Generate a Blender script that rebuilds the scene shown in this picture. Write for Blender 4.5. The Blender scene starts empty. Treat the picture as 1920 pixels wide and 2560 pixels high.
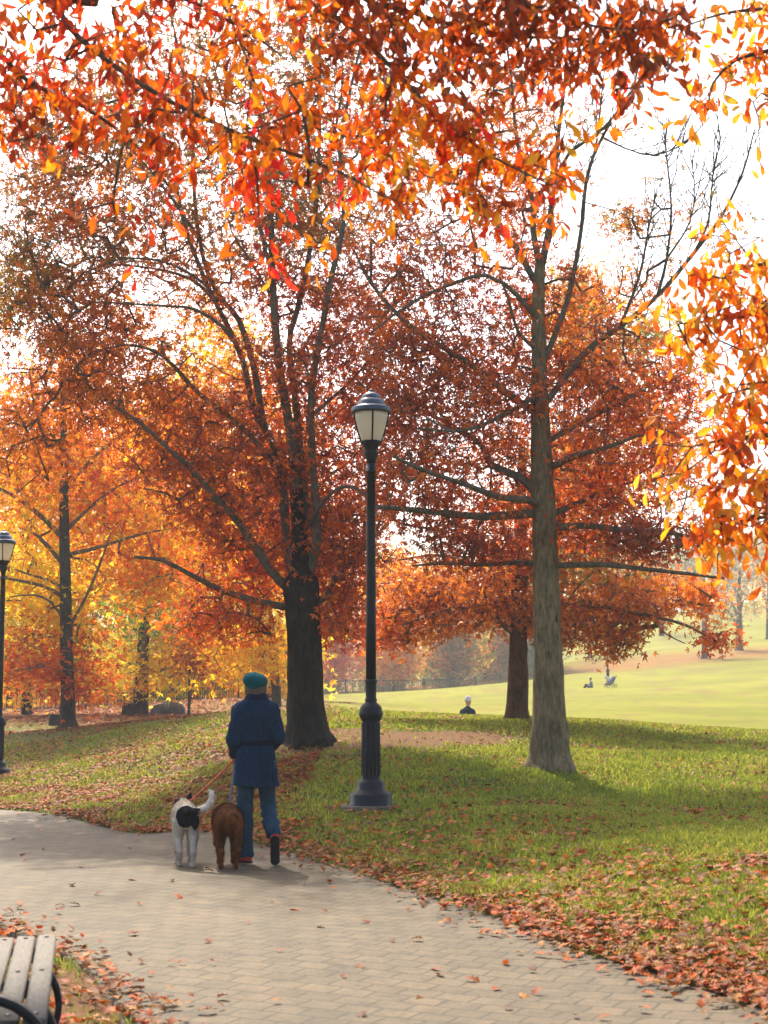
import bpy, math, random
import numpy as np
from mathutils import Vector
random.seed(7)
RNG = np.random.default_rng(11)
S = bpy.context.scene
COL = S.collection
rad = math.radians

# ------------------------------------------------------------------ camera, light, exposure
CAMZ, FPX, TANP = 1.5, 4000.0, 0.115
PITCH = math.atan(TANP)
cam = bpy.data.cameras.new('camera')
camo = bpy.data.objects.new('camera', cam)
COL.objects.link(camo)
camo.location = (0, 0, CAMZ)
camo.rotation_euler = (math.pi / 2 + PITCH, 0, 0)
cam.sensor_fit = 'AUTO'
cam.sensor_width = 36.0
cam.lens = 36.0 * FPX / 2560
cam.clip_start, cam.clip_end = 0.1, 3000
cam.dof.use_dof = True
cam.dof.focus_distance = 20.0
cam.dof.aperture_fstop = 4.5
S.camera = camo

SUN_EL, SUN_AZ = rad(48), rad(-15)          # azimuth from +Y, negative = left of the view
sdir = Vector((math.sin(SUN_AZ) * math.cos(SUN_EL), math.cos(SUN_AZ) * math.cos(SUN_EL), math.sin(SUN_EL)))
sun = bpy.data.lights.new('sun', 'SUN')
sun.energy = 3.3
sun.angle = rad(0.6)
sun.color = (1.0, 0.90, 0.74)
suno = bpy.data.objects.new('sun', sun)
COL.objects.link(suno)
suno.rotation_euler = (-sdir).to_track_quat('-Z', 'Y').to_euler()
suno.location = (0, 0, 60)

W = bpy.data.worlds.new('World')
S.world = W
W.use_nodes = True
wn = W.node_tree.nodes
sky = wn.new('ShaderNodeTexSky')
sky.sky_type = 'NISHITA'
sky.sun_disc = False
sky.sun_elevation = SUN_EL
sky.sun_rotation = SUN_AZ
sky.air_density = 1.0
sky.dust_density = 4.0
sky.ozone_density = 1.0
W.node_tree.links.new(sky.outputs[0], wn['Background'].inputs[0])
wn['Background'].inputs[1].default_value = 0.15
S.view_settings.view_transform = 'Standard'
S.view_settings.look = 'None'
S.view_settings.exposure = 1.38
S.view_settings.gamma = 1.0
S.cycles.max_bounces = 10
S.cycles.diffuse_bounces = 5
S.cycles.transmission_bounces = 6
S.cycles.volume_bounces = 1
S.cycles.use_denoising = True

# ------------------------------------------------------------------ helpers
K = 1920 / 1659.0        # I measured the photograph at 1659 px wide; FPX is for 1920 px


def ray(px, py):
    u, v = (px - 960) / FPX, (1280 - py) / FPX
    c, s = math.cos(PITCH), math.sin(PITCH)
    return np.array([u, c - v * s, s + v * c])


def PS(px, py, d):          # 1920-wide pixel, at depth y = d
    r = ray(px, py)
    t = d / r[1]
    return np.array([r[0] * t, d, CAMZ + r[2] * t])


def PD(px, py, d):
    return PS(px * K, py * K, d)


def tag(o, label=None, cat=None, group=None, kind=None):
    if label: o['label'] = label
    if cat: o['category'] = cat
    if group: o['group'] = group
    if kind: o['kind'] = kind
    return o


def empty(name, loc, rz=0.0):
    o = bpy.data.objects.new(name, None)
    COL.objects.link(o)
    o.location = loc
    o.rotation_euler = (0, 0, rz)
    o.empty_display_size = 0.2
    return o


def mesh(name, verts, faces, mat=None, parent=None, cols=None, smooth=True, link=True):
    """faces: list of int arrays (n,k)"""
    verts = np.asarray(verts, dtype=np.float32)
    me = bpy.data.meshes.new(name)
    if not isinstance(faces, (list, tuple)):
        faces = [faces]
    faces = [np.asarray(f, dtype=np.int32) for f in faces if len(f)]
    loops = np.concatenate([f.ravel() for f in faces])
    tot = np.concatenate([np.full(len(f), f.shape[1], np.int32) for f in faces])
    start = np.concatenate([[0], np.cumsum(tot)[:-1]]).astype(np.int32)
    me.vertices.add(len(verts)); me.vertices.foreach_set('co', verts.ravel())
    me.loops.add(len(loops)); me.loops.foreach_set('vertex_index', loops)
    me.polygons.add(len(tot)); me.polygons.foreach_set('loop_start', start); me.polygons.foreach_set('loop_total', tot)
    if smooth: me.polygons.foreach_set('use_smooth', np.ones(len(tot), bool))
    me.update(calc_edges=True)
    if cols is not None:
        c = np.ones((len(verts), 4), np.float32); c[:, :3] = cols
        a = me.color_attributes.new('Col', 'FLOAT_COLOR', 'POINT')
        a.data.foreach_set('color', c.ravel())
    if mat: me.materials.append(mat)
    if not link: return me
    o = bpy.data.objects.new(name, me)
    COL.objects.link(o)
    if parent: o.parent = parent
    return o


class MB:
    """collects pieces of ONE mesh"""
    def __init__(s): s.v, s.f, s.n = [], [], 0
    def add(s, v, faces):
        v = np.asarray(v, float)
        if not isinstance(faces, list): faces = [faces]
        for f in faces:
            if len(f): s.f.append(np.asarray(f) + s.n)
        s.v.append(v); s.n += len(v)
        return s
    def box(s, c, size, rz=0, bev=0.0):
        sx, sy, sz = np.array(size) / 2
        v = np.array([[x, y, z] for x in (-sx, sx) for y in (-sy, sy) for z in (-sz, sz)])
        ca, sa = math.cos(rz), math.sin(rz)
        v = v @ np.array([[ca, sa, 0], [-sa, ca, 0], [0, 0, 1]]) + np.array(c)
        return s.add(v, np.array([[0, 1, 3, 2], [4, 6, 7, 5], [0, 4, 5, 1], [2, 3, 7, 6], [0, 2, 6, 4], [1, 5, 7, 3]]))
    def tube(s, pts, rr, n=8, cap=True, flat=None):
        v, f = tube(pts, rr, n, cap)
        return s.add(v, f)
    def lathe(s, prof, n=24, c=(0, 0, 0), oct=None):
        v, f = lathe(prof, n); return s.add(v + np.array(c), f)
    def build(s, name, mat, parent=None, smooth=True, cols=None):
        q = [f for f in s.f]
        return mesh(name, np.concatenate(s.v), q, mat, parent, cols, smooth)


def tube(pts, rr, n=8, cap=True, noise=0.0):
    pts = np.asarray(pts, float)
    m = len(pts)
    rr = np.broadcast_to(np.asarray(rr, float), (m,))
    t = np.gradient(pts, axis=0); t /= np.linalg.norm(t, axis=1)[:, None] + 1e-9
    ref = np.array([0.0, 1.0, 0.0]) if abs(t[:, 1]).mean() < 0.8 else np.array([1.0, 0, 0])
    a = np.cross(t, ref); a /= np.linalg.norm(a, axis=1)[:, None] + 1e-9
    b = np.cross(a, t)
    th = np.linspace(0, 2 * math.pi, n, endpoint=False)
    r = rr[:, None] * (1 + noise * RNG.normal(size=(m, n))) if noise else np.repeat(rr[:, None], n, 1)
    v = pts[:, None, :] + r[..., None] * (np.cos(th)[None, :, None] * a[:, None, :] + np.sin(th)[None, :, None] * b[:, None, :])
    v = v.reshape(-1, 3)
    i = np.arange(m - 1)[:, None] * n; j = np.arange(n)[None, :]; j2 = (j + 1) % n
    f = np.stack([i + j, i + j2, i + n + j2, i + n + j], -1).reshape(-1, 4)
    faces = [f]
    if cap:
        faces.append(np.array([list(range(n))[::-1]])); faces.append(np.array([[(m - 1) * n + k for k in range(n)]]))
    return v, faces


def lathe(prof, n=24):
    prof = np.asarray(prof, float)
    m = len(prof)
    th = np.linspace(0, 2 * math.pi, n, endpoint=False)
    v = np.stack([prof[:, 0][:, None] * np.cos(th), prof[:, 0][:, None] * np.sin(th), np.repeat(prof[:, 1][:, None], n, 1)], -1).reshape(-1, 3)
    i = np.arange(m - 1)[:, None] * n; j = np.arange(n)[None, :]; j2 = (j + 1) % n
    f = np.stack([i + j, i + j2, i + n + j2, i + n + j], -1).reshape(-1, 4)
    return v, [f, np.array([list(range(n))[::-1]]), np.array([[(m - 1) * n + k for k in range(n)]])]


def crom(pts, step):
    """Catmull-Rom resample of rows (x,y,z,r)"""
    pts = np.asarray(pts, float)
    P = np.vstack([2 * pts[0] - pts[1], pts, 2 * pts[-1] - pts[-2]])
    out = []
    for k in range(1, len(P) - 2):
        L = np.linalg.norm((P[k + 1] - P[k])[:3]); n = max(2, int(L / step))
        for t in np.linspace(0, 1, n, endpoint=False):
            p0, p1, p2, p3 = P[k - 1], P[k], P[k + 1], P[k + 2]
            out.append(0.5 * (2 * p1 + (p2 - p0) * t + (2 * p0 - 5 * p1 + 4 * p2 - p3) * t * t + (3 * p1 - p0 - 3 * p2 + p3) * t ** 3))
    out.append(P[-2])
    return np.array(out)


# ---- signed distance bodies -> one continuous mesh (surface nets)
def sdf_field(prims, vox, k):
    lo, hi = np.full(3, 1e9), np.full(3, -1e9)
    for p in prims:
        a, b, r = np.array(p[0], float), np.array(p[1], float), max(p[2], p[3])
        lo = np.minimum(lo, np.minimum(a, b) - r); hi = np.maximum(hi, np.maximum(a, b) + r)
    lo -= 3 * vox; hi += 3 * vox
    n = np.ceil((hi - lo) / vox).astype(int) + 1
    D = np.full(n, 0.5)
    ax = [lo[i] + vox * np.arange(n[i]) for i in range(3)]
    for p in prims:
        a, b, ra, rb = np.array(p[0], float), np.array(p[1], float), p[2], p[3]
        sc = np.array(p[4] if len(p) > 4 else (1, 1, 1), float)
        R = max(ra, rb) + k + 2 * vox
        l, h = np.minimum(a, b) - R, np.maximum(a, b) + R
        sl = tuple(slice(max(0, int((l[i] - lo[i]) / vox)), min(n[i], int((h[i] - lo[i]) / vox) + 2)) for i in range(3))
        X, Y, Z = np.meshgrid(ax[0][sl[0]], ax[1][sl[1]], ax[2][sl[2]], indexing='ij')
        Q = np.stack([X, Y, Z], -1)
        ba = b - a
        t = np.clip(((Q - a) @ ba) / (ba @ ba + 1e-12), 0, 1)
        q = (Q - a - t[..., None] * ba) / sc
        d = (np.linalg.norm(q, axis=-1) - (ra + (rb - ra) * t)) * min(1.0, sc.min() ** 0.5)
        C = D[sl]
        hh = np.maximum(k - np.abs(C - d), 0) / k
        D[sl] = np.minimum(C, d) - hh * hh * k * 0.25
    return D, lo, ax


def nets(D, lo, vox):
    neg = D < 0
    n = D.shape
    cs = np.zeros(tuple(x - 1 for x in n) + (3,)); cnt = np.zeros(tuple(x - 1 for x in n))
    def view(A, o): return A[o[0]:n[0] - 1 + o[0], o[1]:n[1] - 1 + o[1], o[2]:n[2] - 1 + o[2]]
    corners = [(i, j, k) for i in (0, 1) for j in (0, 1) for k in (0, 1)]
    for c in corners:
        for axx in range(3):
            if c[axx] == 0:
                e = list(c); e[axx] = 1
                a, b = view(D, c), view(D, e)
                m = (a < 0) != (b < 0)
                t = np.where(m, a / np.where(m, a - b, 1), 0)
                for i in range(3):
                    cs[..., i] += np.where(m, c[i] + (t if i == axx else 0), 0)
                cnt += m
    act = cnt > 0
    idx = -np.ones(cnt.shape, int); idx[act] = np.arange(act.sum())
    base = np.argwhere(act)
    V = lo + vox * (base + cs[act] / cnt[act][:, None])
    F = []
    for axx in range(3):
        u, w = [(1, 2), (2, 0), (0, 1)][axx]
        s0 = [slice(None)] * 3; s0[axx] = slice(0, n[axx] - 1); s0[u] = slice(1, n[u] - 1); s0[w] = slice(1, n[w] - 1)
        s1 = list(s0); s1[axx] = slice(1, n[axx])
        A, B = neg[tuple(s0)], neg[tuple(s1)]
        e = np.argwhere(A != B)
        sgn = A[tuple(e.T)]
        e[:, u] += 1; e[:, w] += 1
        def cell(du, dw):
            q = e.copy(); q[:, u] -= du; q[:, w] -= dw
            return idx[tuple(q.T)]
        q = np.stack([cell(1, 1), cell(0, 1), cell(0, 0), cell(1, 0)], -1)
        q[~sgn] = q[~sgn][:, ::-1]
        F.append(q)
    return V, np.concatenate(F)


def body(prims, vox=0.01, k=0.03, cut=None):
    D, lo, ax = sdf_field(prims, vox, k)
    if cut is not None:
        X, Y, Z = np.meshgrid(*ax, indexing='ij')
        D = np.maximum(D, cut(X, Y, Z))
    return nets(D, lo, vox)


# ------------------------------------------------------------------ materials
def new_mat(name):
    m = bpy.data.materials.new(name); m.use_nodes = True
    nt = m.node_tree
    return m, nt.nodes, nt.links, nt.nodes['Principled BSDF']


def ramp(nodes, stops):
    r = nodes.new('ShaderNodeValToRGB')
    el = r.color_ramp.elements
    while len(el) < len(stops): el.new(0.5)
    for e, (p, c) in zip(el, stops):
        e.position = p; e.color = (*c, 1)
    return r


def noise_tex(nodes, links, scale, detail=6, rough=0.6, coord='Object', vec=None, stretch=None):
    tc = nodes.new('ShaderNodeTexCoord')
    nz = nodes.new('ShaderNodeTexNoise')
    nz.inputs['Scale'].default_value = scale; nz.inputs['Detail'].default_value = detail; nz.inputs['Roughness'].default_value = rough
    if stretch:
        mp = nodes.new('ShaderNodeMapping'); mp.inputs['Scale'].default_value = stretch
        links.new(tc.outputs[coord], mp.inputs[0]); links.new(mp.outputs[0], nz.inputs['Vector'])
    else:
        links.new(tc.outputs[coord], nz.inputs['Vector'])
    return nz


def simple(name, col, rough=0.7, spec=0.3, var=0.25, scale=20, bump=0.0, metal=0.0, bscale=None):
    m, n, l, b = new_mat(name)
    nz = noise_tex(n, l, scale)
    c = np.array(col)
    r = ramp(n, [(0.3, tuple(c * (1 - var))), (0.7, tuple(np.minimum(c * (1 + var), 1)))])
    l.new(nz.outputs['Fac'], r.inputs[0]); l.new(r.outputs[0], b.inputs['Base Color'])
    b.inputs['Roughness'].default_value = rough
    b.inputs['Specular IOR Level'].default_value = spec
    b.inputs['Metallic'].default_value = metal
    if bump:
        n2 = noise_tex(n, l, bscale or scale * 3)
        bp = n.new('ShaderNodeBump'); bp.inputs['Strength'].default_value = bump; bp.inputs['Distance'].default_value = 0.02
        l.new(n2.outputs['Fac'], bp.inputs['Height']); l.new(bp.outputs[0], b.inputs['Normal'])
    return m


def leaf_mat(name, transl=0.5, rough=0.45, spec=0.35):
    m, n, l, b = new_mat(name)
    a = n.new('ShaderNodeAttribute'); a.attribute_name = 'Col'
    l.new(a.outputs['Color'], b.inputs['Base Color'])
    b.inputs['Roughness'].default_value = rough; b.inputs['Specular IOR Level'].default_value = spec
    t = n.new('ShaderNodeBsdfTranslucent'); l.new(a.outputs['Color'], t.inputs['Color'])
    mx = n.new('ShaderNodeMixShader'); mx.inputs[0].default_value = transl
    l.new(b.outputs[0], mx.inputs[1]); l.new(t.outputs[0], mx.inputs[2])
    l.new(mx.outputs[0], n['Material Output'].inputs['Surface'])
    return m


def vcol_mat(name, rough=0.9, spec=0.1, bump=0.5, bscale=90, sheen=0.0):
    m, n, l, b = new_mat(name)
    a = n.new('ShaderNodeAttribute'); a.attribute_name = 'Col'
    nz = noise_tex(n, l, bscale)
    mr = n.new('ShaderNodeMapRange'); mr.inputs[3].default_value = 0.65; mr.inputs[4].default_value = 1.35
    l.new(nz.outputs['Fac'], mr.inputs[0])
    mx = n.new('ShaderNodeVectorMath'); mx.operation = 'SCALE'
    l.new(a.outputs['Color'], mx.inputs[0]); l.new(mr.outputs[0], mx.inputs['Scale'])
    l.new(mx.outputs[0], b.inputs['Base Color'])
    b.inputs['Roughness'].default_value = rough; b.inputs['Specular IOR Level'].default_value = spec
    b.inputs['Sheen Weight'].default_value = sheen
    bp = n.new('ShaderNodeBump'); bp.inputs['Strength'].default_value = bump; bp.inputs['Distance'].default_value = 0.01
    l.new(nz.outputs['Fac'], bp.inputs['Height']); l.new(bp.outputs[0], b.inputs['Normal'])
    return m


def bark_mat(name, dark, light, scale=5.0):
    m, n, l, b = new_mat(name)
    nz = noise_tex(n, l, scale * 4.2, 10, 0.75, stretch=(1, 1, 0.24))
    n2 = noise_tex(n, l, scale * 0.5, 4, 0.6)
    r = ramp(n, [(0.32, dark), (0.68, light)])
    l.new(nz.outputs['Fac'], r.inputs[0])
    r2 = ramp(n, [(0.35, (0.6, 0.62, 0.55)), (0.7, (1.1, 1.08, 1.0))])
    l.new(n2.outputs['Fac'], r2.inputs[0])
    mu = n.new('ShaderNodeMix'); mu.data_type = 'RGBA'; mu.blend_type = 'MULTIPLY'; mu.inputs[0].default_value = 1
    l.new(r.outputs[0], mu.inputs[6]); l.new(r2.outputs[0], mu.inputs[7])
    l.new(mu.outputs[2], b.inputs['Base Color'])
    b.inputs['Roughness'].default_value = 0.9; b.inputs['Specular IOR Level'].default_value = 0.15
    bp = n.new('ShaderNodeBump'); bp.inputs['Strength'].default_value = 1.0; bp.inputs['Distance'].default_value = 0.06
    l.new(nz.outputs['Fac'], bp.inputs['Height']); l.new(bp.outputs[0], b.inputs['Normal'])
    return m


M_leaf = leaf_mat('autumn_leaf', 0.5)
M_farleaf = leaf_mat('backlit_leaf', 0.68, 0.6, 0.15)
M_nearleaf = leaf_mat('near_leaf', 0.55, 0.5, 0.25)
M_litter = leaf_mat('fallen_leaf', 0.2, 0.6, 0.12)
M_blade = leaf_mat('grass_blade', 0.45, 0.6, 0.2)
M_limb = bark_mat('limb_bark', (0.095, 0.078, 0.056), (0.33, 0.275, 0.20), 8)  # paler than dark trunk bark: light falling on limbs is painted in
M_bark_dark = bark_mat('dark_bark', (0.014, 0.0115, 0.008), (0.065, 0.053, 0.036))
M_bark_tan = bark_mat('tan_bark', (0.10, 0.072, 0.040), (0.44, 0.325, 0.185))
M_bark_red = bark_mat('brown_bark', (0.06, 0.03, 0.015), (0.2, 0.11, 0.05))
M_bark_grey = bark_mat('grey_bark', (0.035, 0.029, 0.022), (0.13, 0.108, 0.08))

# ------------------------------------------------------------------ terrain
_cp = []
for x, y in [(0, 0), (-3, 0), (4, 0), (0, 5), (-2, 5), (2, 5), (-3, 10), (0, 10), (-1.5, 13), (-3, 15), (-5, 19), (-7, 19), (-10, 22), (-10, 15),
             (-6, 10), (-6, 4), (-14, 24), (-20, 20), (-1.2, 14.6), (-5.2, 21.8), (-2.47, 17.6), (-.92, 15.4), (.13, 12.8), (.68, 11.3),
             (1.08, 9.8), (1.52, 8.8), (1.87, 7.8), (3, 5.5), (-7.2, 30)]:
    _cp.append((x, y, 0.0))
_cp += [tuple(PS(*q)) for q in [
    (927, 2022, 17.4), (1500, 2200, 11.8), (1900, 2300, 9.64), (1900, 2050, 16), (1600, 2000, 18.8), (1375, 1925, 21), (1700, 1930, 21.5),
    (1100, 2050, 16), (1900, 1860, 27), (1500, 1835, 27), (1150, 1805, 29), (950, 1800, 28), (1293, 1800, 29), (850, 1860, 24), (775, 1860, 24),
    (600, 1850, 25), (450, 1850, 27), (650, 1775, 36), (500, 1790, 38), (300, 1810, 40), (170, 1830, 42), (20, 1835, 42), (100, 1900, 33),
    (300, 1950, 24), (150, 1990, 23), (450, 2000, 20), (600, 1960, 20), (600, 2050, 17),
    (1173, 1830, 45), (950, 1830, 45), (1400, 1840, 42), (1700, 1850, 40), (800, 1775, 60), (1100, 1780, 65), (1500, 1775, 65), (1900, 1780, 65),
    (1000, 1752, 100), (1500, 1735, 95), (1900, 1720, 95), (900, 1738, 140), (1250, 1735, 140), (1480, 1718, 110), (1900, 1690, 115),
    (1600, 1690, 125), (1450, 1680, 130), (1600, 1650, 155), (1850, 1640, 150), (1500, 1640, 165), (1900, 1600, 180), (1700, 1560, 220),
    (1900, 1500, 260), (1400, 1560, 240), (1000, 1725, 180), (800, 1725, 180), (1000, 1690, 260),
    (0, 1790, 58), (300, 1780, 62), (600, 1748, 66), (0, 1775, 90), (300, 1765, 100), (600, 1745, 110), (0, 1720, 200), (300, 1720, 200)]]
_cp += [(-150, 100, 2), (-150, 300, 8), (0, 400, 12), (150, 100, 4), (150, 300, 25), (100, 30, 1), (60, 10, .5), (30, 10, .3), (15, 12, .3),
        (15, 25, .7), (-40, 20, 0), (-40, 50, .3), (0, -30, 0), (-60, -30, 0), (60, -30, 0), (-400, 400, 14), (400, 450, 30), (400, 0, 5), (-400, 0, 2)]
_cp = np.array(_cp)


def _phi(A, B):
    return np.sqrt(((A[:, None, :] - B[None, :, :]) ** 2).sum(-1) + 2.0 ** 2)


_n = len(_cp)
_A = np.zeros((_n + 1, _n + 1)); _A[:_n, :_n] = _phi(_cp[:, :2], _cp[:, :2]) - 0.02 * np.eye(_n); _A[_n, :_n] = 1; _A[:_n, _n] = 1
_w = np.linalg.solve(_A, np.append(_cp[:, 2], 0))


def H(x, y):
    x = np.atleast_1d(np.asarray(x, float)); y = np.atleast_1d(np.asarray(y, float))
    out = np.empty(x.size)
    xy = np.stack([x.ravel(), y.ravel()], 1)
    for i in range(0, len(xy), 40000):
        out[i:i + 40000] = _phi(xy[i:i + 40000], _cp[:, :2]) @ _w[:_n] + _w[_n]
    return out.reshape(x.shape)


def h1(x, y): return float(H(x, y)[0])


R_EDGE = crom(np.array([(4.2, 1.5), (3.2, 4), (2.45, 6.3), (1.87, 7.8), (1.52, 8.8), (1.08, 9.8), (.68, 11.3), (.13, 12.8), (-.92, 15.4), (-2.47, 17.6), (-5.2, 21.8), (-9, 24.8), (-16, 28)]), 0.25)[:, :2] if False else None


def curve2(pts, m=160):
    p = np.array([(a, b, 0, 0) for a, b in pts], float)
    c = crom(p, 0.2)[:, :2]
    s = np.concatenate([[0], np.cumsum(np.linalg.norm(np.diff(c, axis=0), axis=1))])
    q = np.linspace(0, s[-1], m)
    return np.stack([np.interp(q, s, c[:, 0]), np.interp(q, s, c[:, 1])], 1)


R_EDGE = curve2([(5.0, 0.0), (3.3, 4), (2.45, 6.3), (1.87, 7.8), (1.52, 8.8), (1.08, 9.8), (.68, 11.3), (.13, 12.8), (-.92, 15.4), (-2.47, 17.6), (-5.2, 21.6), (-9, 24.4), (-18, 27.5)])
L_EDGE = curve2([(0.6, -1.0), (-.45, 3), (-.75, 5.5), (-1.1, 7.4), (-1.73, 9.2), (-2.7, 11), (-4.2, 12.6), (-6.5, 14), (-10, 15.5), (-14, 16.5), (-20, 18)])
PATH_POLY = np.vstack([R_EDGE, L_EDGE[::-1]])


def in_poly(x, y, poly):
    c = np.zeros(x.shape, bool)
    a = poly; b = np.roll(poly, 1, axis=0)
    for (x0, y0), (x1, y1) in zip(a, b):
        if y0 == y1: continue
        m = ((y0 > y) != (y1 > y)) & (x < (x1 - x0) * (y - y0) / (y1 - y0) + x0)
        c ^= m
    return c


def dist_curve(x, y, c):
    d = np.full(x.shape, 1e9)
    for i in range(0, len(x), 20000):
        q = np.stack([x[i:i + 20000], y[i:i + 20000]], 1)
        d[i:i + 20000] = np.sqrt(((q[:, None] - c[None]) ** 2).sum(-1)).min(1)
    return d


def vnoise(x, y, s, seed=0):
    """cheap smooth value noise 0..1"""
    r = np.random.default_rng(seed).random((64, 64))
    u, v = np.asarray(x) / s + 1000.3, np.asarray(y) / s + 1000.7
    i, j = np.floor(u).astype(int), np.floor(v).astype(int)
    fu, fv = u - i, v - j
    fu, fv = fu * fu * (3 - 2 * fu), fv * fv * (3 - 2 * fv)
    g = lambda a, b: r[a % 64, b % 64]
    return (g(i, j) * (1 - fu) + g(i + 1, j) * fu) * (1 - fv) + (g(i, j + 1) * (1 - fu) + g(i + 1, j + 1) * fu) * fv


def grow_axis(c0, c1, lo, hi, step, ratio):
    a = list(np.arange(c0, c1, step)); d = step
    x = a[-1]
    while x < hi: d *= ratio; x += d; a.append(min(x, hi))
    d = step; x = a[0]; b = []
    while x > lo: d *= ratio; x -= d; b.append(max(x, lo))
    return np.array(b[::-1] + a)


def soil_mask(x, y):
    m = np.zeros(x.shape)
    for cx, cy, rx, ry in [(0.15, 24.6, 1.9, 1.0), (-1.1, 23.7, 1.3, .75), (1.3, 25.4, 1.0, .5), (-2.3, 23.6, 1.2, .5)]:
        m = np.maximum(m, 1.25 - np.sqrt(((x - cx) / rx) ** 2 + ((y - cy) / ry) ** 2))
    m += (vnoise(x, y, 0.45, 3) - 0.5) * 0.6
    return np.clip(m * 2.0, 0, 1)


gx = grow_axis(-9, 9, -430, 430, 0.16, 1.09)
gy = grow_axis(4, 36, -40, 440, 0.16, 1.06)
GX, GY = np.meshgrid(gx, gy, indexing='ij')
GZ = H(GX.ravel(), GY.ravel())
inside = in_poly(GX.ravel(), GY.ravel(), PATH_POLY)
X, Y = GX.ravel(), GY.ravel()
near = (np.abs(X) < 12) & (Y < 45) & (Y > 2)
GZ = GZ + np.where(near & ~inside, (vnoise(X, Y, 0.7, 5) - 0.5) * 0.05, 0)
GZ = np.where(inside, GZ - 0.06, GZ)
nx, ny = GX.shape
ii, jj = np.meshgrid(np.arange(nx - 1), np.arange(ny - 1), indexing='ij')
F = np.stack([ii * ny + jj, (ii + 1) * ny + jj, (ii + 1) * ny + jj + 1, ii * ny + jj + 1], -1).reshape(-1, 4)
soil = soil_mask(X, Y)
_nl = (np.abs(X) < 14) & (Y > 2) & (Y < 20)
_dl = np.full(X.shape, 9.0); _dl[_nl] = dist_curve(X[_nl], Y[_nl], L_EDGE)
soil = np.maximum(soil, np.clip((1.3 - _dl) * 1.3 + (vnoise(X, Y, .5, 61) - .5) * 1.2, 0, 1))
# litter: brown leaf carpet on the far slope and below the left hand trees
lit = np.exp(-((Y - 152 - 0.1 * (X - 25)) / 9) ** 2) * np.clip((X - 10) / 6, 0, 1)
lit = np.maximum(lit, np.clip((Y - 46 - 0.15 * np.abs(X)) / 8, 0, 1) * np.clip((-X - 4) / 4, 0, 1))
lit = np.maximum(lit, np.clip((Y - 140) / 6, 0, 1) * np.clip((12 - X) / 4, 0, 1))
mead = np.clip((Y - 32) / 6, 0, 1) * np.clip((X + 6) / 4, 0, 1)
m, n, l, b = new_mat('lawn')
at = n.new('ShaderNodeAttribute'); at.attribute_name = 'Col'
sp = n.new('ShaderNodeSeparateColor'); l.new(at.outputs['Color'], sp.inputs[0])
n1 = noise_tex(n, l, 0.9, 8, 0.65); n2 = noise_tex(n, l, 26, 6, 0.7); n3 = noise_tex(n, l, 0.12, 5, 0.6)
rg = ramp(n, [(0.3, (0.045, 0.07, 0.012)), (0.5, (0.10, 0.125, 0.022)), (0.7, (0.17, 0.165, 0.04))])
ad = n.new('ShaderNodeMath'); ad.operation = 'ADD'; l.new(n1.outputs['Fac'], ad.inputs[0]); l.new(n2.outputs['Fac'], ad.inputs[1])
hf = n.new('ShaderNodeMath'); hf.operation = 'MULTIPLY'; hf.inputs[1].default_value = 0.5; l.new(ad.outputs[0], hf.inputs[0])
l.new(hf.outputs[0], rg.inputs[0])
rm = ramp(n, [(0.34, (0.12, 0.135, 0.014)), (0.5, (0.195, 0.195, 0.022)), (0.66, (0.28, 0.25, 0.045))])  # paler meadow tones: glow of backlit grass put into the base colour
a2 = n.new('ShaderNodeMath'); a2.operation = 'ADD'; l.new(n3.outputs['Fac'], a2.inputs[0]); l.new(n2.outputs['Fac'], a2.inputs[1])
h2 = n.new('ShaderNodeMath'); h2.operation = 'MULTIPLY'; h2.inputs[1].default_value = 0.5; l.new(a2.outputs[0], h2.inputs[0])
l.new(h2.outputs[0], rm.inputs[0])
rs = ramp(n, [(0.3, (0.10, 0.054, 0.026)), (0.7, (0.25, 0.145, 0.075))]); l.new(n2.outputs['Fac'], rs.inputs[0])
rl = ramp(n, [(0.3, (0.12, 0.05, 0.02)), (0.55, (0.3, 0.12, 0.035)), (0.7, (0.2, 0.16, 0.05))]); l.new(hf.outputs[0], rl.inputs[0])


def mixc(fac, a, b_):
    x = n.new('ShaderNodeMix'); x.data_type = 'RGBA'
    l.new(fac, x.inputs[0]); l.new(a, x.inputs[6]); l.new(b_, x.inputs[7]); return x.outputs[2]


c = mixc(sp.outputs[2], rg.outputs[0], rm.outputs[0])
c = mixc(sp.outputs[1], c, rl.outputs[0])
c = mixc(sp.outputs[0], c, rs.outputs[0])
l.new(c, b.inputs['Base Color']); b.inputs['Roughness'].default_value = 0.95; b.inputs['Specular IOR Level'].default_value = 0.05
bp = n.new('ShaderNodeBump'); bp.inputs['Strength'].default_value = 0.8; bp.inputs['Distance'].default_value = 0.04
l.new(n2.outputs['Fac'], bp.inputs['Height']); l.new(bp.outputs[0], b.inputs['Normal'])
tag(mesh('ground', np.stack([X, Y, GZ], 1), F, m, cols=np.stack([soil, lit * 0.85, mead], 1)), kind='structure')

# ---- paved path: one sheet between the two edges
mR, mL = R_EDGE, L_EDGE
nc = 26
t = np.linspace(0, 1, nc)
PT = mR[:, None, :] * (1 - t)[None, :, None] + mL[:, None, :] * t[None, :, None]
wob = RNG.normal(size=(len(mR), 2)) * 0.02
PT[:, 0] += wob; PT[:, -1] += wob[::-1]
pz = H(PT[..., 0].ravel(), PT[..., 1].ravel()).reshape(PT.shape[:2]) + 0.0
pz += 0.025 * np.sin(np.pi * t)[None, :]
PV = np.concatenate([PT, pz[..., None]], -1)
low0, low1 = PV[:, :1].copy(), PV[:, -1:].copy(); low0[..., 2] -= 0.12; low1[..., 2] -= 0.12
low0[..., :2] += 0.01; low1[..., :2] -= 0.01
PV = np.concatenate([low0, PV, low1], 1)
a_, b_2 = PV.shape[:2]
ii, jj = np.meshgrid(np.arange(a_ - 1), np.arange(b_2 - 1), indexing='ij')
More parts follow.
